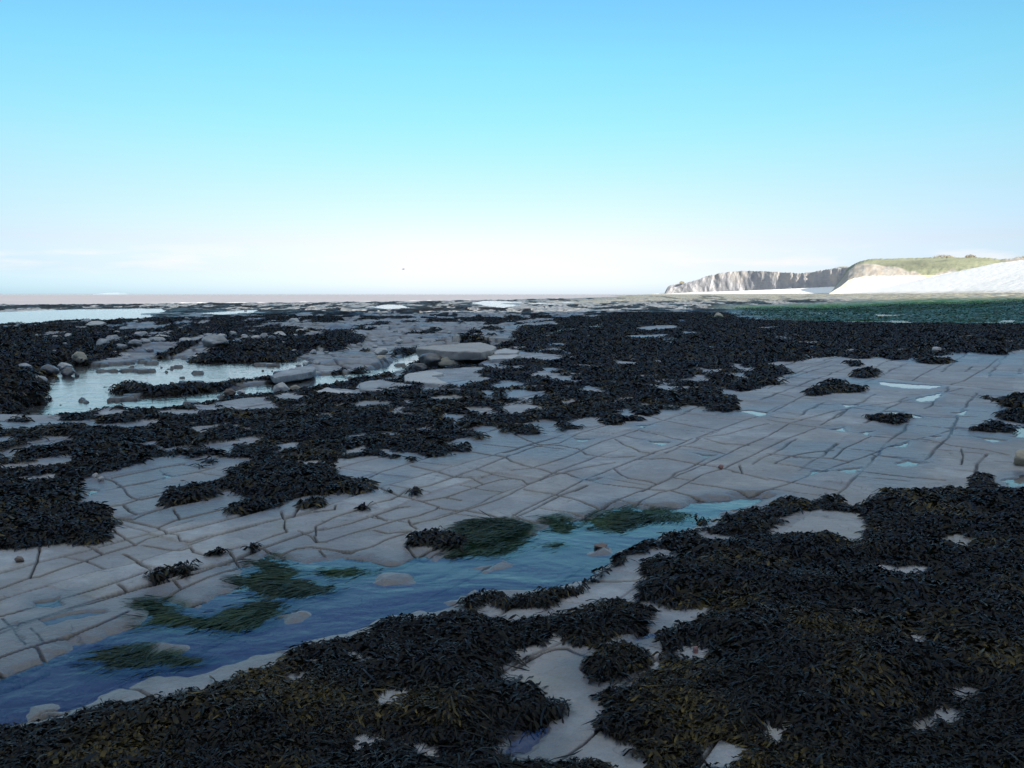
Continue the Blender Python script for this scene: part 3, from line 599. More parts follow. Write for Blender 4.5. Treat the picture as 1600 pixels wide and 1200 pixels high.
def tinted(name, c, f):
    m, g, nt, b = rock_shader(name, False)
    l = b.inputs['Base Color'].links[0].from_socket
    o = g.mix(f, l, c); nt.links.new(o, b.inputs['Base Color']); return m
M_tan = tinted('tan_limestone', (.40, .345, .27), .55)
M_pale = tinted('pale_stone', (.50, .47, .42), .6); M_dark = tinted('wet_dark_stone', (.05, .045, .04), .75); M_dark.node_tree.nodes['Principled BSDF'].inputs['Roughness'].default_value = .35
M_yell = tinted('yellow_stone', (.38, .31, .18), .6); M_red = tinted('red_stone', (.22, .07, .05), .75); M_brown = tinted('brown_stone', (.10, .05, .025), .75)
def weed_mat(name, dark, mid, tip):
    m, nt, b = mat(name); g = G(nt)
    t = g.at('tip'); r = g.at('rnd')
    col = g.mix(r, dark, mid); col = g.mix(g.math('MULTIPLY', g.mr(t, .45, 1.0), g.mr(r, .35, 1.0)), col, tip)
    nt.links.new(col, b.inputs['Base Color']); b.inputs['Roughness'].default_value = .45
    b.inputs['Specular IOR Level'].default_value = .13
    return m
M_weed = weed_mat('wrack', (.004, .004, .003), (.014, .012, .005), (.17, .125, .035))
M_alg = weed_mat('green_algae', (.006, .022, .008), (.016, .05, .016), (.05, .10, .02)); M_alg.node_tree.nodes['Principled BSDF'].inputs['Specular IOR Level'].default_value = .25

def water_mat(name, bumps, rough=.02, tint=(.55, .64, .84)):
    m, nt, b = mat(name); g = G(nt)
    b.inputs['Base Color'].default_value = (*tint, 1); b.inputs['Transmission Weight'].default_value = 1; b.inputs['IOR'].default_value = 1.33; b.inputs['Roughness'].default_value = rough
    p = None
    for i, (sc, mp, dist, st) in enumerate(bumps):
        n = g.noise(sc, 4, .55, scale=mp, dist=.6); p = g.bump(n, dist, st, b if i == len(bumps) - 1 else None, p)
    return m
FLOW = .70   # flow heading of the channel, radians from +X
M_chan = water_mat('flowing_water', [(1.0, (.6, 1.2, 1, -FLOW), .06, .25), (2.6, (.9, 1.1, 1, -FLOW + .3), .022, .28), (8, (.7, 1.2, 1, -FLOW - .3), .007, .3)], .03)
M_pool = water_mat('pool_water', [(1.1, (.7, 1.2, 1), .05, .3), (5, (.5, 1.4, 1), .012, .5)], .02, (.9, .95, 1))
M_still = water_mat('still_water', [(8, (1, 1, 1), .004, .3)], .02, (.85, .88, .97))
M_strm = water_mat('stream_water', [(2.5, (.6, 1.5, 1), .05, .6), (8, (.6, 1.5, 1), .015, .5)], .05)

# ------------------------------------------------------------------ ground sheet (fan of ever larger cells away from the viewer's spot)
TH = math.radians(44)
nc = 1520
ths = np.linspace(-TH, TH, nc)
rows = [2.1]
while rows[-1] < 1450:
    r = rows[-1]; rows.append(r * (1.0026 if r < 14 else 1.0032 if r < 30 else 1.0045 if r < 90 else 1.009 if r < 300 else 1.02))
rows = np.array(rows); nr = len(rows); print('rows', nr, 'verts', nr * nc)
T2, R2 = np.meshgrid(ths, rows); X = (R2 * np.sin(T2)).ravel(); Y = (R2 * np.cos(T2)).ravel()
import time; t0 = time.time()
TR = terrain(X, Y); print('terrain', time.time() - t0)
Z = TR['z']
def quads(nr, nc, off=0):
    i = np.arange(nr * nc).reshape(nr, nc) + off
    return np.stack([i[:-1, :-1].ravel(), i[:-1, 1:].ravel(), i[1:, 1:].ravel(), i[1:, :-1].ravel()], 1)
at = lambda T: dict(tone=T['tone'], out=T['out'], weed=T['W'], crack=T['crack'], wet=T['wet'], alg=T['alg'], shing=T['shing'], fore=T['fore'], tan=T['tan'])
g0 = mk('rock_platform', np.stack([X, Y, Z], 1), quads(nr, nc), M_rock, attrs=at(TR)); g0['kind'] = 'structure'
# the rest of the shore round the viewer, coarser
th2 = np.concatenate([np.linspace(TH, 2 * math.pi - TH, 260)])
rw = np.concatenate([[.02], np.geomspace(.6, 1450, 150)])
T3, R3 = np.meshgrid(th2, rw); x3 = (R3 * np.sin(T3)).ravel(); y3 = (R3 * np.cos(T3)).ravel()
far_flat = np.where(y3 < 0, 1, 0)
TR3 = terrain(x3, y3)
z3 = np.where(y3 < .5, .02 * (fbm(x3, y3, 2, 3) - .5) + np.clip(x3 - 72, 0, 40) * .1, TR3['z'])
g1 = mk('rock_shore', np.stack([x3, y3, z3 - .004], 1), quads(len(rw), len(th2)), M_rock, attrs=at(TR3)); g1['kind'] = 'structure'
# wedge between the viewer's feet and the near edge of the sheet
rw = np.linspace(.02, 2.1, 120); tw = np.linspace(-TH, TH, 200)
T4, R4 = np.meshgrid(tw, rw); x4 = (R4 * np.sin(T4)).ravel(); y4 = (R4 * np.cos(T4)).ravel(); TR4 = terrain(x4, y4)
g2 = mk('rock_shelf', np.stack([x4, y4, TR4['z'] - .002], 1), quads(120, 200), M_rock, attrs=at(TR4)); g2['kind'] = 'structure'

# ------------------------------------------------------------------ waters
def sheet(name, P, z, m, grow=.12, cell_=.05, kind='structure'):
    x0, y0 = P.min(0) - grow; x1, y1 = P.max(0) + grow
    nx = int((x1 - x0) / cell_) + 2; ny = int((y1 - y0) / cell_) + 2
    gx, gy = np.meshgrid(x0 + np.arange(nx) * cell_, y0 + np.arange(ny) * cell_)
    sd_ = sdf(gx.ravel(), gy.ravel(), P, grow * 2 + cell_ * 2).reshape(ny, nx)
    keep = (sd_[:-1, :-1] > -grow) & (sd_[1:, 1:] > -grow) & (sd_[1:, :-1] > -grow) & (sd_[:-1, 1:] > -grow)
    q_ = quads(ny, nx)[keep.ravel()]
    us, inv = np.unique(q_, return_inverse=True)
    V = np.stack([gx.ravel()[us], gy.ravel()[us], np.full(len(us), z)], 1)
    o = mk(name, V, inv.reshape(-1, 4), m); o['kind'] = kind; return o
sheet('channel_water', W_CH, -.030, M_chan, .22, .05)
for P in W_SP: sheet('pool_water', P, -.010, M_still, .09, .03)
for (P, lv), (_, _, nm) in zip(W_PW, PW): sheet(nm + '_water', P, lv, M_strm if (nm == 'stream' or P[:, 1].max() > 50) else M_pool, .35 if P[:, 1].max() < 60 else 1.2, .12 if P[:, 1].max() < 45 else .5)
# sea
m_sea, nt_, b_ = mat('muddy_sea'); g = G(nt_)
c_ = g.mix(g.mr(g.noise(.05, 5, .6, scale=(.3, 1, 1)), .35, .65), (.33, .285, .275), (.40, .355, .34))
c_ = g.mix(g.mr(g.noise(.09, 6, .75, scale=(.35, 1.2, 1)), .70, .74), c_, (.75, .72, .70))
nt_.links.new(c_, b_.inputs['Base Color']); b_.inputs['Roughness'].default_value = .5; b_.inputs['Specular IOR Level'].default_value = .15
g.bump(g.noise(.5, 5, .6, scale=(.4, 1, 1)), .3, .5, b_)
xs = np.concatenate([-np.geomspace(30000, 50, 30), np.linspace(-40, 240, 30), np.geomspace(300, 30000, 30)]); ys = np.concatenate([np.linspace(60, 500, 40), np.geomspace(520, 30000, 40)])
SX, SY = np.meshgrid(xs, ys)
sea = mk('sea', np.stack([SX.ravel(), SY.ravel(), np.full(SX.size, -.8)], 1), quads(len(ys), len(xs)), m_sea); sea['kind'] = 'structure'
# surf line: low broken waves as ridges of foam
m_foam, nt_, b_ = mat('sea_foam'); b_.inputs['Base Color'].default_value = (.8, .79, .77, 1); b_.inputs['Roughness'].default_value = .8
su = np.linspace(250, 1030, 900); sv = np.interp(su, [0, 200, 400, 600, 750, 900, 1000, 1036], [476, 475, 473.5, 471.5, 469, 466, 464, 463]) - .6
vx, vy = P2W(su, sv, -.8); k_ = fbm(su / 14, su * 0, 3, 3); hh = np.clip(k_ - .48, 0, 1) * 2.2
Vf = []; 
for j, (o, h) in enumerate(((0, -.1), (.8, .1), (2.2, .2), (4.5, .08), (6, -.1))):
    f_ = 1 + o * (.5 + fbm(su / 6, su * 0 + 5, 4, 2)) / np.hypot(vx, vy); Vf.append(np.stack([vx * f_, vy * f_, -.82 + h * hh], 1))
Vf = np.concatenate(Vf); sf = mk('surf', Vf, quads(5, 900), m_foam); tag(sf, kind='stuff', label='broken white surf line along the far edge of the reef', cat='surf')

# ------------------------------------------------------------------ weed fronds
def blades(name, sel, n, Lf, segs, mt, flow=None, lift=1.0, seed=1, width=.17, label=None, cat=None, kind=None, group=None, flat=.0, spread=1.7):
    """ribbons rooted on the ground sheet where sel > 0 (weights)"""
    rg = np.random.default_rng(seed)
    idx = np.nonzero(sel > 0)[0]
    if len(idx) == 0 or n < 1: return None
    pr = sel[idx]; pr = pr / pr.sum(); n = int(n)
    pk = rg.choice(idx, n, p=pr)
    r, c = pk // nc, pk % nc
    c = np.clip(c, 1, nc - 2); r = np.clip(r, 1, nr - 2); p = r * nc + c
    ds = TR['d'][p]
    jr = rg.random(n) - .5; jc = rg.random(n) - .5
    dr = R2.ravel()[p + nc] - R2.ravel()[p]
    rr = ds + jr * dr; tt = T2.ravel()[p] + jc * (2 * TH / nc)
    x = rr * np.sin(tt); y = rr * np.cos(tt)
    z = Z[p] + jr * (Z[p + nc] - Z[p]) + jc * (Z[p + 1] - Z[p])
    # downhill direction
    dxr = X[p + nc] - X[p - nc]; dyr = Y[p + nc] - Y[p - nc]; dzr = Z[p + nc] - Z[p - nc]
    dxc = X[p + 1] - X[p - 1]; dyc = Y[p + 1] - Y[p - 1]; dzc = Z[p + 1] - Z[p - 1]
    det = dxr * dyc - dyr * dxc + 1e-9
    gx = (dzr * dyc - dzc * dyr) / det; gy = (dxr * dzc - dxc * dzr) / det
    gm = np.hypot(gx, gy); gl = np.where(ds > 12, .35, .9); gx = np.clip(gx, -gl, gl); gy = np.clip(gy, -gl, gl)
    fa = fbm(x / .38, y / .38, 12, 2) * 5 * math.pi if flow is None else np.full(n, flow) + (fbm(x / .4, y / .4, 12, 2) - .5) * 1.2
    dx = -gx * 1.8 * (flow is None) + .7 * np.cos(fa) + rg.normal(0, spread * .5, n); dy = -gy * 1.8 * (flow is None) + .7 * np.sin(fa) + rg.normal(0, spread * .5, n)
    if flow is not None: dx += .8 * np.cos(fa); dy += .8 * np.sin(fa)
    q = np.hypot(dx, dy) + 1e-6; dx /= q; dy /= q
    L = Lf(ds) * (.5 + .8 * rg.random(n) + .5 * rg.random(n) ** 4 + (0 if flow is not None else .9 * (fbm(x / .3, y / .3, 9, 2) - .5))); wd = L * width * (.75 + .5 * rg.random(n) + (0 if flow is not None else 1.0 * (fbm(x / .25, y / .25, 15, 2) - .3).clip(0, 1)))
    K = segs + 1; s = np.linspace(0, 1, K)
    roll = rg.normal(0, .55, n); side = rg.normal(0, .25, n)
    up = lift * (.10 + .25 * rg.random(n)); 
    prof = {2: [.55, 1, .35], 3: [.4, .75, 1, .25], 4: [.3, .5, .95, 1.1, .2], 5: [.25, .4, .55, 1.0, 1.05, .2]}[segs]
    V = np.empty((n, K, 2, 3), np.float32)
    for i in range(K):
        cx = x + dx * L * s[i] - dy * side * L * s[i] ** 2 ; cy = y + dy * L * s[i] + dx * side * L * s[i] ** 2
        cz = z + L * (up * math.sin(math.pi * min(1, s[i] * 1.15)) ) + gx * dx * L * s[i] * .6 + gy * dy * L * s[i] * .6 + .004 + .15 * L * s[i] * (rg.random(n) - .3) * (1 - flat) * lift
        h = wd * prof[i] * .5
        ox = -dy * np.cos(roll) * h; oy = dx * np.cos(roll) * h; oz = np.sin(roll) * h
        V[:, i, 0] = np.stack([cx - ox, cy - oy, cz - oz], 1); V[:, i, 1] = np.stack([cx + ox, cy + oy, cz + oz], 1)
    base = (np.arange(n) * K * 2)[:, None, None]
    f = np.array([[2 * i, 2 * i + 1, 2 * i + 3, 2 * i + 2] for i in range(segs)])[None]
    Fq = (base + f).reshape(-1, 4)
    patch = fbm(x / .35, y / .35, 6, 3)
    rn = np.clip(rg.random(n) ** 2 * .75 + (patch - .56) * 2.4, 0, 1)
    tip = np.broadcast_to(s[None, :, None], (n, K, 2)).ravel(); rn = np.broadcast_to(rn[:, None, None], (n, K, 2)).ravel()
    o = mk(name, V.reshape(-1, 3), Fq, mt, attrs=dict(tip=tip, rnd=rn))
    tag(o, label, cat, group, kind); return o
cell = (R2 * (2 * TH / nc) * np.gradient(rows)[:, None]).ravel()
inview = (((TR['U'] > -150) & (TR['U'] < 1750)) | (TR['d'] < 9)).astype(float)
Wm = sst(.45, .9, TR['W']) * inview * cell
D = TR['d']; IDS = TR['ids']
Lf = lambda d: np.clip(.038 + .0055 * (d - 3), .034, .18)
def cnt(sel, cov, w=.17): L = Lf(D); return float(np.sum(sel * cov / (L * L * w * .75)))
total = 0
GAPN = fbm(X / .22, Y / .22, 19, 3)
for nm, i, lab in (('foreground', 1, 'thick bed of dark wrack filling the foreground, with ochre tips'), ('right', 2, 'wide dark wrack bed on the right near the channel bank'), ('middle', 3, 'large dark wrack bed across the middle of the platform'), ('reef', 4, 'patchy dark wrack on the outer reef beyond the ledge')):
    for a, b_, sg, cov in ((0, 4.2, 5, 3.4), (4.2, 7.5, 4, 2.8), (7.5, 14, 3, 1.8), (14, 30, 2, 1.3), (30, 75, 2, .7)):
        sel = Wm * (IDS == i) * (D >= a) * (D < b_) * (.45 + .9 * sst(.35, .55, GAPN))
        L = Lf(D); wgt = sel / (L * L)
        n = cnt(sel, cov)
        if n < 50: continue
        n = min(n, 360000); total += n
        nm2 = 'wrack_bed'
        dist = {0: 'closest part', 4.2: 'near part', 7.5: 'part', 14: 'far part', 30: 'farthest part'}[a]
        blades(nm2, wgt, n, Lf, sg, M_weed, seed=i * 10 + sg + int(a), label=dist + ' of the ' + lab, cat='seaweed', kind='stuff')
print('blades', total)
for nm, i in (('foreground', 1), ('right', 2), ('middle', 3)):
    sel = Wm * (IDS == i) * (D < (6.5 if i < 3 else 11)) * sst(.42, .6, GAPN)
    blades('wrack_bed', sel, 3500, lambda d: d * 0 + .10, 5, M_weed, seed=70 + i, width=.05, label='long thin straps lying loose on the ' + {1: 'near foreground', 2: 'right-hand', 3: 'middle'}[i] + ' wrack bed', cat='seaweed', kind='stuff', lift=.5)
for i, (px, lab) in enumerate(CLUMPS):
    sel = Wm * (IDS == i + 10); L = Lf(D)
    dm = D[sel > 0].mean() if (sel > 0).any() else 10
    sg = 5 if dm < 4.5 else 4 if dm < 8 else 3
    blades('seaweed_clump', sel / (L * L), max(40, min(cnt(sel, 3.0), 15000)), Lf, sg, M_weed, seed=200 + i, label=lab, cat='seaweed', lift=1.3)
# green algae patches, combed along the flow
ALGM = np.zeros(len(Z))
for i, P in enumerate(W_ALG):
    Xw = X + (fbm(X / .12, Y / .12, 1, 3) - .5) * .12; Yw = Y + (fbm(X / .12, Y / .12, 5, 3) - .5) * .12
    s_ = sdf(Xw, Yw, P, .3); sel = sst(-.08, .08, s_) ** 1.3 * cell; ALGM = np.maximum(ALGM, sst(-.08, .08, s_))
    if sel.sum() == 0: continue
    # a low cushion of strands with its own thickness
    area = sel.sum(); n = min(26000, area * 12000)
    Zs = Z.copy(); Z = np.maximum(Z, -.036) + .014 * sst(0, .2, s_)
    blades('green_algae', sel, n, lambda d: np.clip(.07 + .006 * (d - 4), .07, .12), 3, M_alg, flow=math.pi + FLOW, lift=.10, seed=300 + i, width=.05, label=ALGAE[i][1], cat='algae', flat=.5, spread=.5)
    Z = Zs
at_ = np.maximum(TR['alg'], ALGM); g0.data.attributes['alg'].data.foreach_set('value', at_.astype(np.float32))
# algae field on the far right shore
sel = (TR['alg'] > .6) * inview * cell * (D < 110)
blades('green_algae', sel, 60000, lambda d: d * 0 + .13, 2, M_alg, seed=400, width=.3, lift=.35, label='wide dark green algae flat on the far right below the shingle', cat='algae', kind='stuff')

# ------------------------------------------------------------------ stones
def gz(x, y):
    """height of the ground sheet"""
    t = math.atan2(x, y); r = math.hypot(x, y)
    c = int(np.clip(round((t + TH) / (2 * TH) * (nc - 1)), 0, nc - 1)); k = int(np.clip(np.searchsorted(rows, r), 0, nr - 1))
    return float(Z[k * nc + c])
def boulder(u, v, w, h, lv, m, label, cat='boulder', group=None, seed=0, sink=.18, name='boulder', angular=.6, rz=None):
    x, y = P2W(u, v, lv); x = float(x); y = float(y); dist = math.hypot(x, y)
    W_ = w / F * dist; H_ = h * .88 / F * dist / .97
    rg = np.random.default_rng(seed * 7 + 3)
    bm = bmesh.new(); bmesh.ops.create_icosphere(bm, subdivisions=4, radius=1)
    P = np.array([v_.co[:] for v_ in bm.verts]); P /= np.linalg.norm(P, axis=1)[:, None]
    nn = rg.normal(size=(13, 3)); nn /= np.linalg.norm(nn, axis=1)[:, None]; cc = rg.uniform(.72, 1.0, 13)
    dt = P @ nn.T; rad = np.where(dt > .05, cc[None] / np.maximum(dt, .05), 9)
    rmin = -np.log(np.exp(-rad * 26).sum(1)) / 26
    r = np.clip(rmin * angular + (1 - angular), .5, 1.15)
    r *= 1 + .13 * (fbm(P[:, 0] * 2.2 + seed, P[:, 1] * 2.2 + P[:, 2] * 3.1, 3, 5) - .5) * 2
    P = P * r[:, None]
    ex = P.max(0) - P.min(0)
    hh = H_ / (1 - sink)
    P = P / ex * np.array([W_, W_ * rg.uniform(.7, 1.05), hh])
    P[:, 2] -= P[:, 2].min() + sink * hh
    for v_, p in zip(bm.verts, P): v_.co = p
    for f in bm.faces: f.smooth = True
    me = bpy.data.meshes.new(name); bm.to_mesh(me); bm.free(); me.materials.append(m)
    o = bpy.data.objects.new(name, me); C.objects.link(o)
    y2 = y + W_ * .3; x2 = x * (y2 / y)
    o.location = (x2, y2, max(lv, min(gz(x2, y2), lv + .25)) if lv < -.2 else gz(x2, y2)); o.rotation_euler = (0, 0, 0)
    tag(o, label, cat, group); return o
B = [
 (125,571,23,16,WL,M_yell,'yellowish angular boulder at the far edge of the left pool'),
 (101,578,19,11,WL,M_pale,'pale cap-shaped boulder behind the dark round one in the left pool'),
 (106,588,21,14,WL,M_dark,'dark wet round boulder standing in the left pool'),
 (78,588,25,15,WL,M_dark,'broad dark grey boulder at the left shore of the pool'),
 (40,585,21,11,WL,M_stone,'low grey boulder on the weedy left bank'),
 (59,600,23,13,WL,M_pale,'pale two-toned boulder at the left pool shore, mirrored in the water'),
 (120,588,6,6,WL,M_dark,'tiny round dark stone alone in the bright pool water'),
 (199,606,18,9,WL,M_pale,'pale flat stone on the left tip of the weedy ridge'),
 (290,539,18,12,WL,M_pale,'pale rounded boulder standing alone above the pool, left of the broad one'),
 (338,551,40,18,WL,M_stone,'largest broad boulder on the far shore of the pool'),
 (346,535,15,8,WL,M_pale,'small pale boulder right behind the largest broad boulder'),
 (364,529,11,8,WL,M_stone,'small grey boulder upslope right of the largest broad boulder'),
 (381,530,12,5,WL,M_pale,'flat pale stone in weed between the broad and the pyramid boulder'),
 (324,532,12,6,WL,M_stone,'small flat boulder upslope left of the largest broad boulder'),
 (384,541,18,8,WL,M_stone,'long low boulder on the far pool shore left of the cluster'),
 (401,542,16,9,WL,M_pale,'left boulder of the tight cluster below the pyramid boulder'),
 (413,541,13,11,WL,M_stone,'tall boulder in the tight cluster below the pyramid boulder'),
 (425,542,13,8,WL,M_dark,'dark weedy boulder closing the tight cluster on its right'),
 (438,532,25,15,WL,M_pale,'pale pyramid-shaped boulder on the reef behind the pool'),
 (417,530,20,9,WL,M_stone,'low angular boulder touching the pyramid boulder on its left'),
 (469,524,13,7,WL,M_pale,'pale blocky stone left of a longer one on the reef edge'),
 (485,523,17,7,WL,M_yell,'long tan stone on the reef at the start of the far pavement'),
 (460,508,17,9,WL,M_pale,'pale hump-backed boulder among weed far behind the pyramid boulder'),
 (441,617,25,21,WL,M_pale,'big round pale boulder standing at the stream edge'),
 (461,616,18,12,WL,M_yell,'cream blocky boulder leaning against the big round one'),
 (359,618,20,11,WL,M_brown,'brown-sided boulder in the stream left of the round pair'),
 (376,617,13,8,WL,M_pale,'little pale boulder right of the brown-sided one'),
 (480,573,15,9,WL,M_pale,'pale boulder on top of the weedy ridge'),
 (467,574,9,6,WL,M_pale,'small pale stone left of the boulder on the weedy ridge'),
 (494,577,13,9,WL,M_stone,'grey boulder where the weedy ridge turns dark'),
 (597,557,22,12,WL,M_pale,'square pale boulder at the right end of the dark ridge, upper of two'),
 (596,566,18,8,WL,M_yell,'flatter pale boulder below the square one on the dark ridge'),
 (163,553,19,12,WL,M_stone,'left grey boulder in the pile at the far pool corner'),
 (178,550,20,15,WL,M_stone,'tallest boulder in the pile at the far pool corner'),
 (191,557,15,8,WL,M_stone,'rounded boulder at the right foot of the far corner pile'),
 (199,560,11,6,WL,M_pale,'small pale stone at the waterline right of the corner pile'),
 (213,553,20,11,WL,M_stone,'grey boulder right of the corner pile, left one of a touching pair'),
 (228,550,18,10,WL,M_stone,'grey boulder right of the corner pile, right one of a touching pair'),
 (220,535,18,9,WL,M_pale,'pale boulder above the touching pair of grey boulders'),
 (244,540,26,11,WL,M_stone,'wide cracked boulder upslope of the pool, left of the lone rounded one'),
 (255,531,22,8,WL,M_pale,'flat pale boulder on top of the wide cracked one'),
 (307,563,15,5,WL,M_pale,'flat stone lying in the shallow far edge of the pool'),
 (88,536,13,6,WL,M_pale,'pale flat stone in the weed slope above the left pool'),
 (108,535,10,7,WL,M_pale,'small upright stone beside the small upper pool'),
 (58,532,10,7,WL,M_stone,'small grey stone half in weed on the upper left slope'),
 (150,513,26,9,WL,M_pale,'pale boulder on the skyline of the weed bank below the far left pool'),
 (136,505,16,6,WL,M_stone,'grey boulder just under the right end of the far left pool'),
 (1123,498,14,9,-.05,M_yell,'tan block standing in the far right stream'),
 (1463,552,14,9,0,M_pale,'pale stone half sunk in the far right weed bed'),
 (1600,730,36,24,0,M_yell,'rounded tan boulder cut off by the right edge beside a pool'),
 (1126,733,9,7,0,M_red,'small reddish stone on a joint in the pavement'),
 (31,880,13,9,0,M_brown,'small brown stone in a puddle on the left slab'),
 (149,748,8,7,0,M_pale,'left one of the two small pinkish stones by a brown puddle'),
 (158,752,10,7,0,M_pale,'right one of the two small pinkish stones by a brown puddle'),
 (1087,1006,9,12,.05,M_red,'upright reddish pebble caught in the near weed'),
 (937,860,22,7,-.04,M_brown,'brown wedge of rock breaking the blue channel surface'),
]
for i, b in enumerate(B): boulder(*b, seed=i + 1, cat='stone' if b[2] < 14 else 'boulder', angular=.92)
# scattered small stones nobody can tell apart
rs = random.Random(5); cnt_ = 0
while cnt_ < 70:
    u = rs.uniform(-20, 720); v = 484 + (rs.random() ** .8) * 70
    x, y = P2W(u, v, WL + .1); k = terrain(np.array([float(x)]), np.array([float(y)]))
    if k['out'][0] < .5 or float(sdf(np.array([float(x)]), np.array([float(y)]), W_PW[0][0], 1)[0]) > -.3 or float(sdf(np.array([float(x)]), np.array([float(y)]), W_PW[1][0], 1)[0]) > -.3: continue
    w_ = rs.uniform(3, 9.5) * (v - 460) / 70 + 1.6
    boulder(u, v, w_, w_ * rs.uniform(.28, .55), WL + .1, rs.choice([M_stone, M_stone, M_pale]), 'one of the small loose stones strewn over the weedy outer reef', 'stone', 'loose stones strewn over the outer reef', seed=100 + cnt_, name='loose_stone', sink=.3, angular=.8)
    cnt_ += 1

# ------------------------------------------------------------------ loose and overhanging limestone slabs
def slab(name, px, z, th, m, label, cat='rock slab', dark_under=None):
    P = wpoly(px, z); c = P.mean(0)
    bm = bmesh.new(); vs = [bm.verts.new((p[0] - c[0], p[1] - c[1], 0)) for p in P]; f = bm.faces.new(vs)
    if f.normal.z < 0: f.normal_flip()
    r = bmesh.ops.extrude_face_region(bm, geom=[f]); vv = [e for e in r['geom'] if isinstance(e, bmesh.types.BMVert)]
    for v_ in vv: v_.co.z -= th; v_.co.x *= .97; v_.co.y *= .97
    bmesh.ops.recalc_face_normals(bm, faces=bm.faces)
    bmesh.ops.bevel(bm, geom=list(bm.edges), offset=.035, segments=3, affect='EDGES', profile=.6)
    bmesh.ops.triangulate(bm, faces=bm.faces)
    for _ in range(5):
        ed = [e for e in bm.edges if e.calc_length() > .10]
        if not ed: break
        bmesh.ops.subdivide_edges(bm, edges=ed, cuts=1); bmesh.ops.triangulate(bm, faces=[f for f in bm.faces if len(f.verts) > 3])
    A = np.array([v_.co[:] for v_ in bm.verts])
    n_ = fbm(A[:, 0] * 3 + 5, A[:, 1] * 3 + A[:, 2] * 7, 8, 4) - .5; n2_ = fbm(A[:, 0] * 3 + 55, A[:, 1] * 3 + A[:, 2] * 7, 9, 4) - .5
    bm.normal_update()
    for v_, a, b2 in zip(bm.verts, n_, n2_): v_.co += v_.normal * float(a) * .07; v_.co.z += float(b2) * .02
    for f in bm.faces: f.smooth = True
    me = bpy.data.meshes.new(name); bm.to_mesh(me); bm.free(); me.materials.append(m)
    o = bpy.data.objects.new(name, me); C.objects.link(o); o.location = (c[0], c[1], z); tag(o, label, cat); return o
slab('ledge_slab', SLAB_TOP, .22, .22, M_tan, 'thick overhanging limestone slab on the dark undercut ledge in mid distance')
slab('rock_slab', [(631,586),(650,583),(670,580),(694,583),(676,586),(700,598),(690,600),(662,597),(632,594)], .06, .20, M_pale, 'pale wedge slab with a rounded left nose below the overhanging ledge')
slab('rock_slab', [(560,599),(592,594),(630,598),(645,602),(610,607),(585,610),(562,608)], .05, .22, M_stone, 'long flat slab along the stream bank, left of the wedge slab')
slab('rock_slab', [(761,556),(772,553),(800,551),(815,554),(800,559),(766,561)], .10, .14, M_pale, 'low stepped slab just right of the overhanging ledge')
slab('rock_slab', [(768,548),(790,545),(812,547),(806,551),(772,552)], .14, .10, M_pale, 'small upper step slab behind the low stepped one right of the ledge')
slab('rock_slab', [(422,586),(440,579),(470,573),(486,572),(494,575),(488,580),(450,586),(428,589)], WL + .2, .16, M_stone, 'long tilted slab lying along the weedy ridge beside the pool')
slab('rock_slab', [(470,614),(512,606),(540,609),(552,613),(540,616),(500,618)], .03, .12, M_pale, 'flat pale slab at the stream edge right of the round boulders')
# eroded rubble under the ledge
for i, (u, v, w_, h_, m_) in enumerate([(676,580,44,26,M_dark),(706,581,46,24,M_yell),(736,578,36,22,M_brown),(655,582,26,14,M_dark),(756,570,20,12,M_dark)]):
    boulder(u, v - 2, w_, h_, WL + .08, m_, ['dark rubble block under the left end of the ledge slab', 'ochre crumbling rock under the middle of the ledge slab', 'dark crumbling rock under the right half of the ledge slab', 'low dark weedy block at the left foot of the ledge', 'dark block in the notch right of the ledge slab'][i], seed=60 + i, name='rubble_block', angular=.8)

# ------------------------------------------------------------------ headland, hill, far land
def hl_mat(name, lowc, topc, grass, zt):
    m, nt, b = mat(name); g = G(nt)
    n = g.noise(.10, 5, .6, scale=(1, .3, .5)); n2 = g.noise(.3, 5, .6, scale=(1, .2, 3))
    col = g.mix(g.mr(n, .35, .65), lowc, tuple(c * .75 for c in lowc)); col = g.mix(g.mr(n2, .45, .7, 0, .5), col, tuple(c * .5 for c in lowc))
    col = g.mix(g.at('top'), col, topc); col = g.mix(g.at('grass'), col, g.mix(g.mr(g.noise(.03, 4), .35, .65), grass, tuple(c * 1.7 for c in grass)))
    nt.links.new(col, b.inputs['Base Color']); b.inputs['Roughness'].default_value = .9
    g.bump(n, 1.5, .6, b); return m
m_cl = hl_mat('headland_rock', (.27, .268, .28), (.31, .28, .245), (.10, .11, .07), 20)
na = 700
uu = np.linspace(1036, 1345, na)
topv = np.interp(uu, [1036,1040,1045,1060,1067,1085,1100,1120,1140,1160,1190,1220,1250,1262,1285,1315,1330,1345], [457,449,445,443,442.5,438,432,428,425,424,425,427,428.5,426.5,423,420,421,422])
dd = np.interp(uu, [1036,1150,1250,1345], [1330,1150,950,800])
aa = np.arctan((uu - 800) / F * 1 / ca)
Vs = []; tp = []; gr = []
lv_ = np.concatenate([np.linspace(0, 1, 36), [1.0] * 6])
topz = CH + (460 - topv + .6 * (vn(uu / 3, uu * 0, 3) - .5)) / F * dd
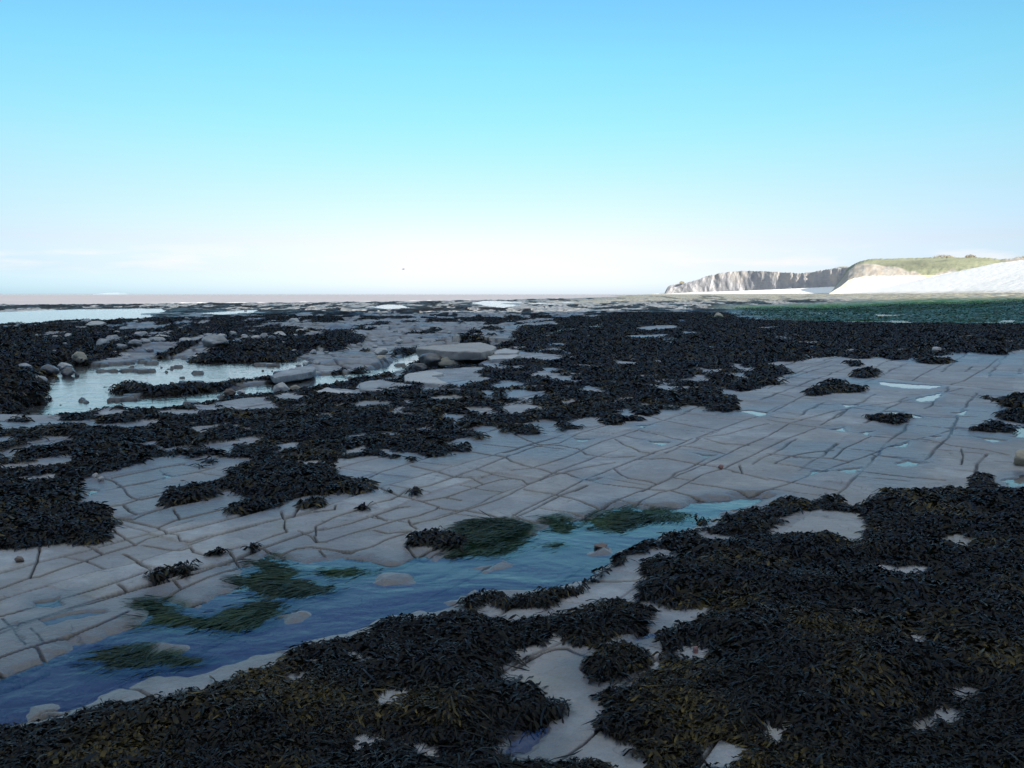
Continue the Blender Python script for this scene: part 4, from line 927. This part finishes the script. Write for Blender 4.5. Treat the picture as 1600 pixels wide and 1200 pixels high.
for j, t in enumerate(lv_):
    back = max(0, j - 35)
    fl = (fbm(uu / 14 + t * .8, uu * 0 + t * 1.2, 4, 3) - .5) * 20 + (vn(uu / 3.5 + t * 1.5, uu * 0 + t * 5, 7) - .5) * 1.6 + (np.abs(vn(uu / 7 - t * 1.2, uu * 0 + 3 + t * 2, 9) - .5)) * 4 + t * 14 * fbm(uu / 10, uu * 0 + 9, 2, 2)
    dist = dd + fl * (1 - .3 * t) + t * 14 + 14 * max(0, t - .7) + back * 60
    zz = 1.0 + (topz - 1.0) * t if back == 0 else topz + back * .1 - (back == 6) * 30
    if back == 0: zz = zz + (vn(uu / 2, uu * 0 + j * .4, 2) - .5) * 1.0 * (t > 0)
    Vs.append(np.stack([dist * np.sin(aa), dist * np.cos(aa), zz], 1))
    tp.append(np.clip((t - .62 + (fbm(uu / 12, uu * 0, 5, 3) - .5) * 1.1) / .2, 0, 1) * np.ones(na) * sst(1090, 1130, uu) * .45); gr.append(np.full(na, 1. if back else 0.))
hd = mk('headland', np.concatenate(Vs), quads(len(lv_), na), m_cl, attrs=dict(top=np.concatenate(tp), grass=np.concatenate(gr))); hd['kind'] = 'structure'
# grassy hill with crumbling tan edges
m_hl = hl_mat('hill_ground', (.42, .385, .33), (.33, .28, .22), (.125, .13, .075), 20)
uu = np.linspace(1290, 1900, 500)
topv = np.interp(uu, [1290,1306,1318,1328,1342,1355,1400,1450,1470,1500,1535,1550,1570,1600,1900], [459,440,421.5,416,411,409.5,409.5,409,409,409.5,411,413,412,410.5,402]) 
topn = (fbm(uu / 4, uu * 0, 6, 3) - .5) * 1.6
aa = np.arctan((uu - 800) / F / ca); Vs = []; tp = []; gr = []
dcr = 520.
for j in range(60):
    t = j / 45.; tt = min(t, 1)
    dist = 395 + (dcr - 395) * tt + max(0, t - 1) * 400
    z0 = 2.0; zt = CH + (460 - topv - topn * sst(.8, 1, tt)) / F * dcr
    prof = .34 + .66 * tt ** .8 + .035 * (fbm(uu / 6, uu * 0 + t * 9, 3, 3) - .5) * (1 - tt) + (fbm(uu / 40, uu * 0 + t * 3, 8, 2) - .5) * .10 * math.sin(math.pi * tt)
    zz = z0 + (zt - z0) * prof - max(0, t - 1) * 3
    if j == 0: zz = zz * 0 - 2
    Vs.append(np.stack([dist * np.sin(aa), dist * np.cos(aa), zz + uu * 0], 1))
    e = fbm(uu / 30, uu * 0 + tt * 2, 10, 3) - .5
    grass = sst(.28, .36, tt + e * .5 - .35 * sst(1400, 1330, uu) + .25 * sst(1350, 1450, uu) - .55 * sst(1480, 1560, uu) * (1 - tt * .7)) * (1 - sst(1545, 1575, uu))
    gr.append(grass + 0 * uu); tp.append(sst(.42, .62, fbm(uu / 9, uu * 0 + tt * 7, 12, 4)) + 0 * uu)
hl = mk('hill', np.concatenate(Vs), quads(60, 500), m_hl, attrs=dict(top=np.concatenate(tp), grass=np.concatenate(gr))); hl['kind'] = 'structure'
m_scrub, nt_, b_ = mat('scrub_leaves'); b_.inputs['Base Color'].default_value = (.13, .12, .09, 1); b_.inputs['Roughness'].default_value = .9
def scrub(u, v, w_, h_, dist, label, seed):
    rg = np.random.default_rng(seed); k = dist / F; a_ = math.atan((u - 800) / F / ca)
    n = 700; P = rg.normal(size=(n, 3)); P /= np.linalg.norm(P, axis=1)[:, None]; P *= rg.random((n, 1)) ** .4
    lob = .75 + .5 * vn(P[:, 0] * 3 + seed, P[:, 1] * 3, 4)
    P = P * lob[:, None] * np.array([w_ * k * .5, w_ * k * .3, h_ * k]); P[:, 2] = np.abs(P[:, 2])
    t_ = rg.normal(size=(n, 3)); t_ /= np.linalg.norm(t_, axis=1)[:, None]; b2 = np.cross(t_, rg.normal(size=(n, 3))); b2 /= np.linalg.norm(b2, axis=1)[:, None]
    s_ = h_ * k * .13; V = np.stack([P - t_ * s_, P + b2 * s_ * .7, P + t_ * s_, P - b2 * s_ * .7], 1).reshape(-1, 3)
    o = mk('scrub_bush', V, np.arange(n * 4).reshape(-1, 4), m_scrub, smooth=False)
    o.location = (dist * math.sin(a_), dist * math.cos(a_), CH + (460 - v) / F * dist); tag(o, label, 'bush')
scrub(1464, 410, 32, 4.5, 524, 'wide dark scrub bush on the skyline of the green hill, left of the smaller one', 1)
scrub(1506, 411, 17, 5, 524, 'small humped scrub bush on the skyline of the green hill', 2)
scrub(1592, 412, 30, 3, 520, 'low scrub bush on the hill crest at the right edge', 3)
scrub(1062, 443.5, 8, 3.5, 1300, 'lone windswept bush on the seaward tip of the headland', 4)
scrub(1310, 422, 22, 2.5, 860, 'scrub bush on the headland top where it meets the green hill', 5)
# faint island far out
m_isl, nt_, b_ = mat('far_island'); b_.inputs['Base Color'].default_value = (.30, .38, .42, 1); b_.inputs['Roughness'].default_value = 1
ui = np.linspace(152, 214, 60); hi = np.interp(ui, [152, 165, 178, 192, 205, 214], [0, 1.2, 2.6, 3.0, 2.0, 0]) / F * 15000; ai = np.arctan((ui - 800) / F / ca)
Vs = [np.stack([(15000 + k * 300) * np.sin(ai), (15000 + k * 300) * np.cos(ai), -4 + (hi + 6) * p], 1) for k, p in enumerate((0, .7, 1, .6, 0))]
isl = mk('far_island', np.concatenate(Vs), quads(5, 60), m_isl); isl['kind'] = 'structure'

# ------------------------------------------------------------------ the cliff behind the viewer: its shadow lies over the near shore
uu = np.linspace(-170, 150, 300); Vs = []
for j in range(40):
    t = min(j / 32, 1); back = max(0, j - 32)
    yy = -36 - t * 6 - (fbm(uu / 9, uu * 0 + t, 4, 4) - .5) * 9 - back * 12 - .0012 * uu ** 2
    zz = (24.5 + 3 * fbm(uu / 25, uu * 0, 6, 2)) * t + (vn(uu / 2, uu * 0 + j * .5, 2) - .5) * (t > 0) * .6
    Vs.append(np.stack([uu, yy, zz], 1))
cb = mk('cliff', np.concatenate(Vs)[:, :], quads(40, 300), M_stone, smooth=True); cb['kind'] = 'structure'

# ------------------------------------------------------------------ a gull far over the sea
bm = bmesh.new()
def ring(x, r): return [bm.verts.new((x, r * math.cos(a), r * math.sin(a) * .8)) for a in np.linspace(0, 2 * math.pi, 9)[:-1]]
R_ = [ring(x, r) for x, r in ((-.28, .01), (-.18, .04), (0, .075), (.12, .06), (.19, .045), (.25, .012))]
for a, b in zip(R_[:-1], R_[1:]):
    for i in range(8): bm.faces.new((a[i], a[(i + 1) % 8], b[(i + 1) % 8], b[i]))
me = bpy.data.meshes.new('gull'); bm.to_mesh(me); bm.free(); m_g, n_, b_ = mat('feathers'); b_.inputs['Base Color'].default_value = (.12, .12, .13, 1); me.materials.append(m_g)
bird = bpy.data.objects.new('bird', me); C.objects.link(bird); ua, va = 630, 421
dr = Vector(((ua - 800) / F, ca + (600 - va) / F * sa, -sa + (600 - va) / F * ca)); bird.location = Vector((0, 0, CH)) + dr * 150
bird.rotation_euler = (0, 0, .5); bird.scale = (1.1, 1.1, 1.1); tag(bird, 'tiny dark bird flying low above the sea horizon', 'bird')
for sgn in (1, -1):
    V = [(.1, 0, .02), (.13, sgn * .3, .16), (.02, sgn * .62, .10), (-.02, sgn * .3, .15), (-.1, 0, .02)]
    V2 = V + [(x, y, z - .012) for x, y, z in V]
    bm = bmesh.new(); vs = [bm.verts.new(v) for v in V2]
    bm.faces.new(vs[:5]); bm.faces.new(vs[5:][::-1])
    for i in range(5): bm.faces.new((vs[i], vs[(i + 1) % 5], vs[5 + (i + 1) % 5], vs[5 + i]))
    me = bpy.data.meshes.new('wing'); bm.to_mesh(me); bm.free(); me.materials.append(m_g)
    wg = bpy.data.objects.new('wing', me); C.objects.link(wg); wg.parent = bird
